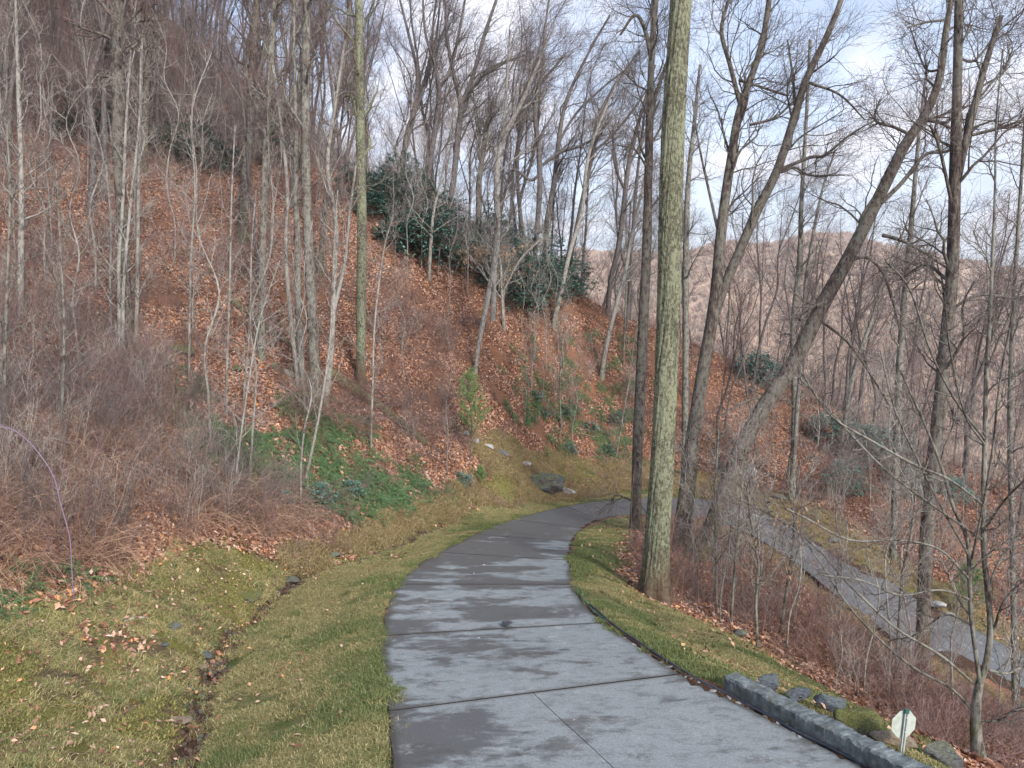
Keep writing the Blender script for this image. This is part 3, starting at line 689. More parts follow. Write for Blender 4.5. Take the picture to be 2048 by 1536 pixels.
xyl = grass_field(PL_GRASS_L, 190, '', '', 0); xyr = grass_field(PL_GRASS_R, 190, '', '', 0); xy = np.vstack([xyl, xyr])
off = zat(xy[:, 0], xy[:, 1], OFFG); gp = fbm(xy[:, 0]*.9, xy[:, 1]*.9, 131, 3)+.30*np.exp(-off/.45)+.07*(xy[:, 0] > 0)-.03
isg = gp + rng.normal(size=len(xy))*.09 > .60
sc_area('green_grass', xy[isg], SRC_GREEN, .7, 1.3, 'grass', 'short green grass edging the concrete driveway')
sc_area('dry_grass', xy[~isg], SRC_STRAW, .7, 1.35, 'grass', 'straw coloured dormant grass beside the concrete driveway')
xyb = grass_field(PL_BANK, 110, '', '', 0); mo = fbm(xyb[:, 0]*.9, xyb[:, 1]*.9, 151, 3)+rng.normal(size=len(xyb))*.04
sel = mo > .585
sc_area('moss', xyb[sel], SRC_MOSS, .7, 1.4, 'moss', 'yellow green moss patches on the bank left of the ditch')
sel2 = (~sel) & (rng.random(len(xyb)) < .62)
sc_area('bank_grass', xyb[sel2], SRC_STRAW+SRC_GREEN[:1], .8, 1.5, 'grass', 'thin withered grass on the bank left of the ditch')
xyo = pts_px(PL_GOLD, 5200); off = zat(xyo[:, 0], xyo[:, 1], OFFG); xyo = xyo[off > .3]
mo = fbm(xyo[:, 0]*.8, xyo[:, 1]*.8, 171, 3)+rng.normal(size=len(xyo))*.04
sc_area('golden_grass', xyo[mo < .56], SRC_GOLD, .9, 1.7, 'grass', 'golden dry grass on the cut bank above the driveway bend')
sc_area('bright_moss', xyo[mo >= .56], SRC_MOSS, 1.2, 2.2, 'moss', 'yellow moss on the cut bank at the driveway bend')
xyw = np.vstack([pts_px(PL_LOW, 3000), pts_px(PL_LOWIN, 2000)]); off = zat(xyw[:, 0], xyw[:, 1], OFFG); xyw = xyw[off > .06]
sc_area('verge_grass', xyw, SRC_GOLD+SRC_MOSS+SRC_STRAW[:2], .8, 1.4, 'grass', 'dry grass and moss on the verges of the lower driveway')
# loose leaves on grass and bank
xy = np.vstack([pts_px(PL_BANK, 150), pts_px(PL_GRASS_L, 25), pts_px(PL_GRASS_R, 60), pts_px(PL_GOLD, 120)]); off = zat(xy[:, 0], xy[:, 1], OFFG); xy = xy[off > .7]
SRC_FEW = [leaves(14, .8, .042, M['leaf'], 'few_leaves_%d' % i, hz=.05) for i in range(4)]
sc_area('scattered_leaves', xy, SRC_FEW, .8, 1.2, 'leaf litter', 'single brown leaves lying on the mossy bank and grass', dz=.03)
# brush over the slope
def brush_keep(xy, lim=1.2):
    off = zat(xy[:, 0], xy[:, 1], OFFG); g_, b_2, o_, l_ = masks(xy[:, 0], xy[:, 1]); return (off > lim) & (g_+b_2+l_ < .5)
xy = cone(4600, 11, 56, pw=.9); xy = xy[brush_keep(xy)]; pt = fbm(xy[:, 0]*.22, xy[:, 1]*.22, 191, 3); _, _, o_, _ = masks(xy[:, 0], xy[:, 1])
right = xy[:, 0] > 4
# the open leafy face under the evergreens stays thinner
pxs, pys = to_px(ground_pts(xy[:, 0], xy[:, 1])); openf = (pxs > 900) & (pxs < 1300) & (pys > 560)
fernz = (pxs > 400) & (pxs < 920) & (pys > 850) & (rng.random(len(xy)) < .75)
xy = xy[~fernz & (pt+rng.normal(size=len(xy))*.08 > np.where(openf, .58, np.where((pxs > 1340) & (pys > 1000), .53, .42))) & (o_ < .5)]
sc_area('undergrowth', xy, SRC_BRUSH, .6, 1.25, 'undergrowth', 'bare reddish twiggy undergrowth covering the leafy slope', upright=True, tiltn=.12)
xy = np.vstack([cone(3600, 10, 50), cone(420, 9, 26, 1380, 2200)]); xy = xy[brush_keep(xy, .8)]; q_ = to_px(ground_pts(xy[:, 0], xy[:, 1])); xy = xy[~((q_[0] > 400) & (q_[0] < 920) & (q_[1] > 850) & (rng.random(len(xy)) < .6))]; sc_area('low_undergrowth', xy, SRC_LOWBRUSH, .6, 1.3, 'undergrowth', 'low tangled brown twigs close to the leaf litter', upright=True, tiltn=.15)
PL_CANE = wpoly([(-200,880),(60,850),(200,830),(330,900),(470,980),(590,1040),(560,1085),(430,1060),(300,1085),(200,1130),(100,1170),(-300,1190)])
xy = pts_px(PL_CANE, 430); xy = xy[fbm(xy[:, 0]*1.1, xy[:, 1]*1.1, 213, 2) > .43]; sc_area('bramble_thicket', xy, SRC_CANE+SRC_LOWBRUSH[1:2]+SRC_BRUSH[1:2], .5, 1.1, 'bramble thicket', 'dense rusty brown arching canes on the bank at the left edge', upright=True, tiltn=.15)
for pl, n in (([(110,720),(220,700),(260,830),(200,880),(90,870)], 26), ([(640,770),(760,800),(900,880),(860,930),(760,880),(650,830)], 46), ([(830,660),(930,640),(960,760),(880,850),(800,780)], 34), ([(460,985),(620,1010),(600,1050),(470,1040)], 30)):
    pass
xy = np.vstack([pts_px(wpoly(pl), n) for pl, n in (([(40,700),(260,680),(300,830),(220,900),(40,880)], 34), ([(620,760),(760,780),(920,860),(880,950),(760,900),(640,850)], 52), ([(810,640),(960,630),(990,760),(880,870),(780,780)], 36), ([(460,985),(620,1010),(600,1050),(470,1040)], 22))])
sc_area('purple_thicket', xy, [brush_mesh('purple_brush_%d' % i, 14, 1.5, .6, .9, M[('twig_red', 'twig_brown', 'twig_gray', 'twig_red')[i]], .25, .0055, 6, 3, .5) for i in range(4)], .55, 1.3, 'thicket', 'dense purplish bare thickets lying over the slope', upright=True, tiltn=.2)
def pts_pix(poly, n):
    p = np.array(poly, float); q = rng.uniform(p.min(0), p.max(0), (n*5, 2)); q = q[inside(p, q[:, 0]+rng.normal(size=len(q))*22, q[:, 1]+rng.normal(size=len(q))*18)][:n]
    h = hit(q[:, 0], q[:, 1]); return h[~np.isnan(h[:, 0])][:, :2]
xy = pts_px(wpoly([(-200,640),(100,640),(300,720),(420,880),(600,1000),(560,1060),(300,1070),(100,1150),(-300,1180)]), 170); sc_area('upright_brush', xy, [brush_mesh('upright_brush_%d' % i, 8, 1.9, .35, .18, M[('twig_gray', 'twig_red', 'twig_pale', 'twig_gray')[i]], 0, .006, 7, 3, .3) for i in range(4)], .5, 1.15, 'undergrowth', 'upright gray purple stems standing through the brown canes at left', upright=True, tiltn=.1)
# ferns: the biggest as plants of their own, the rest as cover
fern_polys = [([(370,890),(470,860),(600,900),(720,930),(860,960),(900,1000),(780,1040),(640,1040),(560,1000),(500,980)], 300), ([(1000,760),(1130,800),(1260,880),(1290,950),(1220,960),(1120,890),(1040,850)], 70), ([(560,800),(700,840),(760,880),(700,900),(560,860)], 60), ([(1000,700),(1260,640),(1270,900),(1060,800)], 80), ([(300,760),(420,740),(460,900),(330,880)], 30)]
xy = np.vstack([pts_pix(p, n) for p, n in fern_polys])
o = np.argsort(xy[:, 1]); near_f, rest = xy[o[:110]], xy[o[110:]]
sc_area('fern_cover', rest, SRC_FERN, .7, 1.4, 'ferns', 'green evergreen ferns growing through the leaf litter on the slope')
near_f = np.vstack([near_f, hit(np.array([12, 60, 120, 40, 160]), np.array([1215, 1150, 1145, 1180, 1160]))[:, :2]])
for i, p in enumerate(near_f):
    fo = ob('fern', SRC_FERN[i % 4]); s_ = rng.uniform(.8, 1.45); fo.scale = (s_,)*3
    fo.location = (p[0], p[1], float(zat(p[0], p[1]))); fo.rotation_euler = euler_from(normal_at(p[0], p[1])[None], np.array([rng.random()*6.28]))[0]
    tag(fo, 'solitary green fern at the left edge above the mossy bank' if i == 110 else 'green evergreen fern among fallen leaves on the bank', 'fern', None if i == 110 else 'evergreen ferns on the bank')
M['far_crown'] = island_mat('far_crown', [(0, (.32, .22, .165)), (.5, (.50, .36, .27)), (.95, (.64, .48, .37)), (1, (.16, .17, .12))])
n = 60000; az = np.radians(rng.uniform(-6, 46, n)); r_0 = 260*(2100/260)**rng.random(n); x = r_0*np.sin(az); y = r_0*np.cos(az); z = far_h(x, y)
scatter('far_woods', np.stack([x, y, z-1], -1), np.stack([0*x, 0*x, rng.random(n)*6.28], -1), 6.5+5*rng.random(n), [wisp('far_crown_%d' % i, 30, M['far_crown']) for i in range(4)], 'woods', 'bare winter woods covering the far side of the valley')
xy = cone(1900, 38, 82, -200, 900); xy = xy[(xy[:, 1] > 50) | (to_px(ground_pts(xy[:, 0], xy[:, 1]))[1] < 330)]
sc_area('hillside_thicket', xy, [brush_mesh('tall_brush_%d' % i, 6, 4.2, .8, .25, M[('twig_gray', 'twig_red', 'twig_gray')[i % 3]], 0, .014, 6, 4) for i in range(3)], .7, 1.5, 'thicket', 'dense tall gray brown thicket on the upper left mountainside', upright=True, tiltn=.08)
# ------------------------------------------------------------------ trees matched one by one
def px_stem(pts, d, m=44, lean=0.0):
    a = np.array(pts, float); dd_ = d + lean*np.linspace(0, 1, len(a))
    W3 = Wd(a[:, 0], a[:, 1], dd_); return stem_arrays(W3, a[:, 2]*np.where(a[:, 2] > 43, .97, .84)/2*d/FPX, m)
def base_of(px, py, d=None):
    if d is None: return hit(px, py)
    x = Wd(px, py, d)[0]; return np.array([x, d, float(zat(x, d))])
CR_BIG = dict(n1=14, t0=.45, l1=4.2, a1=.75, n2=7, l2=1.9, n3=5, l3=.9, n4=3, l4=.45, up=.12)
CR_MID = dict(n1=14, t0=.3, l1=2.6, a1=.75, n2=6, l2=1.2, n3=5, l3=.6, n4=2, l4=.35, up=.12)
CR_SAP = dict(wig=.24, n1=16, t0=.15, l1=1.5, a1=.8, n2=6, l2=.6, n3=4, l3=.3, n4=0, up=.1, rt=.003)
def hero(label, stems, d=None, crown=CR_MID, bk='bark_gray', tw='twig_gray', cat='tree', name='bare_tree', fl=.45, sides=16, crown_on=None, limbs=(), group=None, leafy=0, t0s=None):
    b0 = base_of(stems[0][0][0], stems[0][0][1], d); d = b0[1]
    root = empty(name, b0, label, cat, group); loc = b0
    PRs = []
    for i, st in enumerate(stems):
        P, R = px_stem(st, d, 60 if i == 0 else 30)
        P = P - loc
        if i == 0:
            P[0, :, 2] += (0-P[0, 0, 2])*np.linspace(1, 0, P.shape[1])**3; R = flare(P, R, fl, 1.0); P[0, 0, 2] -= .35
        g = Geo(); V, F = trunk_geo(P, R, sides if i == 0 else 10, .07, i*7+len(label)); g.add(V, F)
        ob('trunk' if i == 0 else 'limb', g.mesh('trunk', [M[bk]]), root)
        PRs.append((P, R))
    g = Geo(); tips = []
    for st in limbs:
        P, R = px_stem(st, d, 24, rng.uniform(-1.5, 1.5)); P = P-loc
        V, F = trunk_geo(P, R, 7, .05, 3); g.add(V, F); PRs.append((P, R))
        P2, R2 = spawn(P, R, 9, .25, 1, crown['l1']*.45, .8, 7, .5, .4, .1, crown.get('sweep', (0, 0, 0)), .75, .007); g.tubes(P2, R2, 4, 0)
        P3, R3 = spawn(P2, R2, 6, .2, 1, crown['l2']*.55, .75, 5, .6, .4, .05, crown.get('sweep', (0, 0, 0)), .7, crown.get('rt', .0045)); g.tubes(P3, R3, 3, 1)
        P4, R4 = spawn(P3, R3, 3, .2, 1, crown['l3']*.6, .7, 4, .7, .4, .03, (0, 0, 0), .6, crown.get('rt', .0045)); g.tubes(P4, R4, 3, 1)
    for i, (P, R) in enumerate(PRs[:len(stems)]):
        if crown_on is not None and i not in crown_on: continue
        c = dict(crown)
        if i > 0: c['t0'] = .12; c['n1'] = max(4, int(c['n1']*.6))
        if t0s: c['t0'] = t0s[i]
        tips.append(crown_geo(g, P, R, c))
    if g.V: ob('crown', g.mesh('crown', [M[bk], M[tw]]), root)
    if leafy:
        T = np.vstack(tips); q = T[rng.integers(0, len(T), leafy), rng.integers(2, T.shape[1], leafy)]+rng.normal(size=(leafy, 3))*.06
        z0 = q[:, 2]; q = q[z0 < np.percentile(z0, 60)]; n = len(q); s_ = .05*(.7+.6*rng.random(n))[:, None]
        az = rng.random(n)*6.28; x = np.stack([np.cos(az), np.sin(az), 0*az], -1)*.4
        dn = nrm(np.stack([rng.normal(size=n)*.4, rng.normal(size=n)*.4, -np.ones(n)], -1))
        V = np.stack([q, q+(dn+x)*s_, q+dn*s_*2.2, q+(dn-x)*s_], 1).reshape(-1, 3)
        ob('leaves', mesh('leaves', V, np.arange(n*4).reshape(-1, 4), [M['leaf_beech']], False), root)
    return root
SWP = (.10, 0, .05)
# -- right side
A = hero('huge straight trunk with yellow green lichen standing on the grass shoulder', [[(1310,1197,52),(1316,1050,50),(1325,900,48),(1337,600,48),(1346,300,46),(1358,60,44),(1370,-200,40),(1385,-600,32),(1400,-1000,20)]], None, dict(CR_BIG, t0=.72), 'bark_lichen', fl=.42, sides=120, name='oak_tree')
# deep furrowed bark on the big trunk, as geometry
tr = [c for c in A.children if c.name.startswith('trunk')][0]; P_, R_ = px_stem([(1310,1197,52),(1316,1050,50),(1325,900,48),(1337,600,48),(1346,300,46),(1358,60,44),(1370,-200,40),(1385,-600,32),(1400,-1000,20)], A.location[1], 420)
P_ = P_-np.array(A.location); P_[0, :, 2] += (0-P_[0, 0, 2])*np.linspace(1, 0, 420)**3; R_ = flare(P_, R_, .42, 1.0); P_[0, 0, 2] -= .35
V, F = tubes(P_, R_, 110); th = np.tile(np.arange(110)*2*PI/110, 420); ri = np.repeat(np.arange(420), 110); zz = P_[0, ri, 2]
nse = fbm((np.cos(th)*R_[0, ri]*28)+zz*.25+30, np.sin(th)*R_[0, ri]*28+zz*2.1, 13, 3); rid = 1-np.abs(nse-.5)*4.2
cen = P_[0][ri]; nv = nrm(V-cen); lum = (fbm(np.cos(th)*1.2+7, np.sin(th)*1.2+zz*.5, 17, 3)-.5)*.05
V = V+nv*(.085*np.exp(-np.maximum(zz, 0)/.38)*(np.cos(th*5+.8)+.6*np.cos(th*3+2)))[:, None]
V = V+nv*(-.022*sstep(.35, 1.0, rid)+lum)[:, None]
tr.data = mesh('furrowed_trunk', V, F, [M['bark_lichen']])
hero('slim dark brown trunk just left of the huge lichen trunk', [[(1271,1060,24),(1275,900,25),(1284,700,25),(1293,500,22),(1298,300,19),(1303,120,15),(1316,-60,12),(1330,-250,8)],[(1300,235,9),(1318,170,8),(1345,90,7),(1365,0,5)],[(1303,120,11),(1290,60,9),(1270,30,8),(1240,70,5)]], None, dict(CR_BIG, n1=12, t0=.55, l1=2.6), 'bark_brown', limbs=[[(1297,340,6),(1270,300,4),(1235,290,3)],[(1296,300,6),(1330,240,4)],[(1272,1005,5),(1235,990,4),(1222,1002,3)],[(1298,420,6),(1340,370,4)]])
hero('forked gray tree leaning right behind the huge lichen trunk', [[(1360,1095,42),(1378,950,38),(1388,860,34),(1408,730,30),(1430,600,28),(1446,430,24),(1465,300,20),(1480,220,18),(1520,100,14),(1538,0,12),(1550,-150,8)],[(1426,640,22),(1450,570,22),(1480,500,22),(1515,420,22),(1555,340,20),(1590,230,18),(1612,160,16),(1650,80,14),(1682,0,12),(1710,-110,8)],[(1482,215,11),(1460,130,10),(1443,60,9),(1460,-10,7)]], None, dict(CR_BIG, n1=12, t0=.45, l1=2.6, sweep=SWP), 'bark_brown', fl=.35,
     limbs=[[(1558,340,9),(1620,315,8),(1650,310,7),(1700,270,5),(1750,240,3)],[(1562,345,7),(1590,335,6),(1620,350,5),(1690,350,3)],[(1590,210,8),(1585,150,6),(1575,80,4)],[(1618,165,7),(1680,190,5),(1730,240,3)],[(1500,250,7),(1550,235,6),(1590,200,4)],[(1478,160,8),(1510,170,6),(1570,190,5)],[(1440,480,8),(1400,300,5),(1385,200,4)]])
hero('large mossy trunk leaning far right with its top cut by a second fork', [[(1392,1122,42),(1420,1060,38),(1450,980,37),(1480,900,36),(1530,810,36),(1590,720,35),(1650,600,33),(1700,510,30),(1755,400,27),(1810,290,24),(1850,230,20),(1878,160,17),(1892,60,14),(1903,0,11),(1925,-100,8)]], None, dict(CR_BIG, n1=10, t0=.5, l1=2.2), 'bark_brown', fl=.3, name='leaning_tree',
     limbs=[[(1740,425,12),(1800,370,10),(1850,310,8),(1900,300,7),(1960,250,4)],[(1700,520,9),(1735,515,8),(1765,545,7),(1785,600,6),(1800,660,4)],[(1822,270,8),(1790,255,7),(1750,240,6),(1760,200,3)],[(1850,240,9),(1880,245,8),(1920,260,6),(1990,240,4)],[(1882,140,6),(1850,135,5),(1820,55,3)],[(1890,40,6),(1850,45,5),(1815,55,3)],[(1655,600,9),(1620,620,8),(1600,640,5)],[(1640,640,7),(1700,690,6),(1760,780,5),(1800,850,3)],[(1765,470,9),(1800,480,8),(1840,500,7),(1900,540,5)],[(1560,790,6),(1500,800,5),(1440,830,3)]])
hero('short broken snag leaning between the forked tree and the mossy leaning trunk', [[(1385,1112,24),(1420,1040,20),(1445,985,16),(1442,940,14),(1437,925,12)]], None, dict(CR_SAP, n1=5, t0=.6), 'bark_pale', limbs=[[(1440,985,8),(1470,960,5),(1480,900,3)]], name='dead_snag', cat='dead tree')
hero('tall double topped tree at the right with one broken off stem', [[(1842,1352,34),(1848,1200,31),(1852,1100,30),(1862,950,30),(1876,840,30),(1893,671,28),(1905,534,27),(1911,300,24),(1915,150,20),(1918,0,18),(1922,-200,13),(1925,-400,7)],[(1913,375,15),(1930,290,16),(1947,220,16),(1965,150,14),(1985,85,12),(2003,32,10)]], 17, dict(CR_BIG, n1=11, t0=.35, l1=2.0), 'bark_brown', t0s=[.35,.2], fl=.3,
     limbs=[[(1908,430,8),(1880,300,7),(1860,250,5)],[(1916,115,6),(1950,120,6),(2000,60,4),(2048,20,3)],[(1945,270,8),(2000,255,7),(2060,235,4)],[(1895,560,8),(1850,530,7),(1800,560,4)],[(1890,690,8),(1960,640,7),(2040,560,4)],[(1900,620,8),(1960,590,6),(2048,600,4)],[(1860,940,7),(1800,900,6),(1740,900,3)]])
# near small tree with long arching branches
NT = dict(CR_MID, n1=10, t0=.35, l1=1.1, l2=.55, l3=.3, n4=2, l4=.15, rt=.0022)
hero('near slender multi stemmed tree at the right edge spreading long arching branches', [[(1958,1560,30),(1950,1483,24),(1955,1400,19),(1972,1340,15),(1980,1267,14),(1974,1182,13),(1968,1113,13),(1967,1012,12),(1970,876,11),(1973,739,10),(1980,637,8),(1984,534,7),(1990,380,5),(1992,250,4),(2005,100,3)],[(1962,1380,10),(1944,1250,10),(1939,1158,10),(1934,1079,9),(1905,1010,8),(1885,940,7),(1850,850,6),(1800,740,4)]], 8.6, NT, 'bark_gray', 'twig_gray', fl=.25, sides=12, name='multi_stem_tree',
     limbs=[[(1946,1421,8),(1900,1375,7),(1826,1335,7),(1750,1270,6),(1690,1202,6),(1640,1124,5),(1590,1060,4),(1530,1010,3)],[(1946,1366,7),(1880,1310,7),(1792,1257,6),(1730,1200,6),(1690,1161,5),(1638,1100,5),(1560,1040,4),(1480,1000,3)],[(1940,1160,7),(1880,1100,6),(1800,1080,5),(1700,1080,5),(1600,1030,4),(1530,1000,3)],[(1966,1010,7),(1900,960,6),(1830,930,6),(1740,880,5),(1660,830,4),(1600,740,3)],[(1966,1080,6),(1850,1000,6),(1760,930,5),(1640,800,4),(1590,745,3)],[(1937,1110,6),(1880,1010,5),(1840,930,5),(1790,820,4),(1760,700,3)],[(1970,880,6),(1910,800,5),(1860,700,4),(1820,580,4),(1770,520,3)],[(1976,1180,7),(2000,1120,6),(2048,1060,5),(2120,1000,4)],[(1968,1060,6),(2010,1000,5),(2060,950,4)],[(1985,1270,7),(2010,1200,6),(2060,1150,4)],[(1975,1340,7),(2020,1345,6),(2080,1310,4)],[(1973,740,5),(2010,650,4),(2050,560,3)],[(1970,860,5),(2010,790,5),(2060,700,3)],[(1939,1140,6),(1960,1040,5),(1985,900,5),(2000,760,4),(2030,600,3)],[(1950,1440,7),(2000,1440,6),(2060,1400,4)],[(1970,890,5),(1930,830,4),(1900,700,4),(1890,600,3)],[(1942,1200,6),(1880,1180,5),(1800,1190,5),(1720,1160,4),(1640,1150,3)],[(1944,1250,6),(1890,1230,5),(1830,1270,4),(1780,1280,3)]])
for lab, st, dd_ in (
  ('thin bare tree rising at the far right edge beside the multi stemmed tree', [(2040,1250,14),(2030,1000,13),(2022,800,12),(2028,600,10),(2040,400,8),(2052,200,5)], 19),
  ('slim gray tree between the leaning trunk and the double topped tree', [(1790,1010,16),(1795,850,16),(1800,700,15),(1812,560,14),(1825,420,11),(1835,300,8),(1850,160,5)], 27),
  ('straight slim tree standing right of the huge lichen trunk on the far slope', [(1372,760,15),(1373,600,15),(1372,480,14),(1377,350,12),(1388,250,9),(1400,130,6)], 36),
  ('bent slim tree rising from the thicket below the crest at right', [(1682,790,10),(1700,720,10),(1716,680,9),(1745,620,8),(1765,560,7),(1800,480,5),(1830,400,3)], 38),
  ('wavy slim tree in front of the pale valley left of the leaning trunk', [(1590,830,14),(1592,720,14),(1588,600,13),(1600,500,12),(1603,400,10),(1612,250,8),(1620,80,6)], 33),
  ('dark thin tree on the leafy slope beside the lower driveway bend', [(1580,975,11),(1590,880,10),(1595,800,10),(1605,690,9),(1612,560,8),(1640,400,6),(1670,300,4)], 32)):
    hero(lab, [st], dd_, dict(CR_MID, sweep=(.06, 0, .03), n1=18, l1=2.0), 'bark_gray', fl=.2, sides=10)
# -- crest above the bend
CRE = dict(CR_MID, n1=16, t0=.3, l1=3.6, l2=1.7, l3=.9, n4=2, sweep=(.16, 0, .06), rt=.006)
crest = [
 ('gray trunk with a second stem at its foot above the leaf slope', [[(950,748,9),(957,690,11),(975,600,14),(990,520,16),(995,444,15),(993,376,14),(996,325,13),(1009,273,12),(1043,205,9),(1075,130,6),(1110,50,4)],[(986,642,13),(988,560,12),(992,490,9)],[(1000,300,8),(1010,220,7),(1015,140,6),(1020,60,4)]], None, 'bark_pale'),
 ('slender pale trunk leaning right at the lower edge of the evergreens', [[(1106,652,12),(1125,570,11),(1142,496,10),(1163,427,9),(1172,342,8),(1183,290,7),(1210,220,5),(1240,150,4)]], None, 'bark_pale'),
 ('leaning pale stem alone on the brown leaf slope', [[(1203,755,11),(1213,690,11),(1235,600,10),(1247,560,9),(1262,480,8),(1280,400,6),(1300,320,4)]], None, 'bark_pale'),
 ('forked tree with twin upright limbs above the evergreens', [[(893,470,11),(900,427,12),(910,342,14),(918,256,15),(922,210,14),(903,130,9),(893,60,7),(890,-20,5)],[(920,212,11),(940,170,10),(955,120,9),(972,60,8),(1000,-20,6)],[(915,250,9),(950,170,8),(1000,130,7),(1050,110,5)]], 46, 'bark_far'),
 ('dark straight trunk left of the twin limbed tree', [[(852,430,12),(856,359,12),(868,273,12),(878,190,12),(872,140,8),(850,60,6),(845,-40,4)],[(880,175,9),(900,140,8),(915,80,7),(930,0,5)]], 46, 'bark_far'),
 ('reddish trunk ending in a ragged stub behind the evergreens', [[(955,440,11),(958,359,12),(968,290,12),(976,240,11)],[(966,300,5),(955,260,5),(948,200,4),(945,140,3)],[(976,245,6),(985,215,5),(1000,180,4),(1030,120,3)]], 45, 'bark_brown'),
 ('tree with a long curved limb reaching left in the middle of the crest', [[(1068,470,11),(1074,410,12),(1080,342,13),(1077,273,12),(1070,215,10),(1085,140,8),(1090,60,6),(1100,-20,4)],[(1085,330,8),(1120,305,8),(1165,290,7),(1200,270,5)],[(1078,350,7),(1060,360,7),(1030,340,6),(1005,350,4)]], 45, 'bark_far'),
 ('tall gray tree leaning right of the curved limb tree', [[(1088,470,11),(1092,410,12),(1108,342,12),(1122,239,10),(1140,180,8),(1180,100,6),(1220,30,4)],[(1115,290,7),(1150,230,6),(1200,180,5),(1250,140,3)]], 46, 'bark_far'),
 ('tree with raked crown near the right end of the evergreens', [[(1130,520,10),(1150,440,11),(1168,370,11),(1185,300,10),(1195,240,9),(1230,170,7),(1280,100,4)],[(1180,310,7),(1225,270,6),(1270,215,5),(1300,170,3)]], 46, 'bark_far'),
 ('bare tree standing right of the evergreens with steep limbs', [[(1215,600,11),(1222,540,12),(1238,480,12),(1255,342,11),(1265,290,10),(1290,200,7),(1310,130,5)],[(1250,380,7),(1230,330,6),(1225,250,4)],[(1258,330,7),(1290,270,6),(1320,200,4)]], 46, 'bark_far'),
 ('thin tree in the gap just left of the slim dark trunk', [[(1255,610,8),(1262,520,8),(1270,400,8),(1280,300,6),(1290,220,5)]], 47, 'bark_far'),
 ('tree with wide forks against the pale sky left of centre', [[(790,470,11),(800,380,12),(815,300,12),(830,220,11),(835,150,9),(820,80,7),(800,0,5)],[(830,225,8),(850,170,7),(870,90,6),(880,10,4)]], 47, 'bark_far'),
 ('crooked tree at the crest with reddish dead leaves in its crown', [[(1060,460,9),(1040,380,9),(1035,300,9),(1050,230,8),(1080,170,7),(1130,110,5)]], 48, 'bark_far')]
for k_, (lab, st, dd_, bk_) in enumerate(crest):
    hero(lab, st, dd_, dict(CRE, n1=12 if len(st) > 1 else 16), bk_, 'twig_gray', fl=.3, sides=10, leafy=700 if 'reddish dead' in lab else 0)
# -- left and middle trees
LFT = dict(CR_MID, n1=16, t0=.35, l1=2.2, l2=1.0, l3=.5, n4=2, l4=.25, rt=.0035)
left = [
 ('tall mossy oak at left with pale stems at its foot', [[(262,742,18),(255,600,19),(242,400,24),(236,300,26),(238,200,29),(236,80,30),(233,-40,28),(232,-250,22)]], None, 'bark_brown', .6, LFT),
 ('straight lichen dappled trunk left of the evergreens', [[(722,768,21),(722,620,22),(724,500,23),(722,350,22),(720,200,20),(718,60,18),(716,-80,15),(715,-300,8)]], None, 'bark_lichen', .45, dict(LFT, l1=3)),
 ('thick gray trunk of the cluster in the left middle', [[(632,800,26),(624,640,23),(618,500,23),(612,350,21),(611,200,20),(613,60,18),(615,-80,15),(620,-250,9)]], None, 'bark_gray', .45, LFT),
 ('second gray trunk of the left middle cluster slightly curved', [[(606,782,15),(597,620,16),(595,480,14),(591,380,12),(592,280,10),(588,100,8),(590,-50,5)]], None, 'bark_gray', .4, LFT),
 ('thin pale outer stem of the left middle cluster', [[(598,776,11),(583,650,10),(571,500,9),(575,380,8),(562,250,6),(545,130,4)]], None, 'bark_pale', .3, LFT),
 ('dark twin crowned trunk behind the left middle cluster', [[(485,482,24),(490,350,22),(503,200,22),(507,100,20),(514,0,15),(520,-100,10)],[(505,180,12),(530,110,11),(550,40,9),(575,-40,6)]], None, 'bark_brown', .5, dict(LFT, l1=3)),
 ('gray trunk crossing in front of the twin crowned trunk', [[(522,718,16),(524,600,15),(527,450,16),(533,300,18),(538,200,18),(545,60,15),(560,-60,10)]], None, 'bark_gray', .45, LFT),
 ('slim forked tree between the cluster and the lichen dappled trunk', [[(650,812,14),(662,700,14),(668,560,12),(672,450,11),(655,330,9),(672,200,7),(690,80,5)],[(664,640,9),(690,520,8),(700,420,6),(712,330,4)]], None, 'bark_pale', .3, LFT),
 ('bare tree arching right above the cluster in the left middle', [[(640,560,13),(652,400,13),(665,280,13),(680,160,12),(695,70,10),(700,-30,8)],[(670,240,8),(700,150,7),(740,90,5)]], 33, 'bark_brown', .3, LFT),
 ('large tree partly hidden behind the oak at upper left', [[(290,420,16),(290,300,16),(292,200,15),(300,80,12),(310,-60,8)]], 36, 'bark_brown', .3, LFT)]
for lab, st, dd_, bk_, t0, cr_ in left: hero(lab, st, dd_, dict(cr_, t0=t0), bk_, 'twig_red', fl=.4, sides=14)
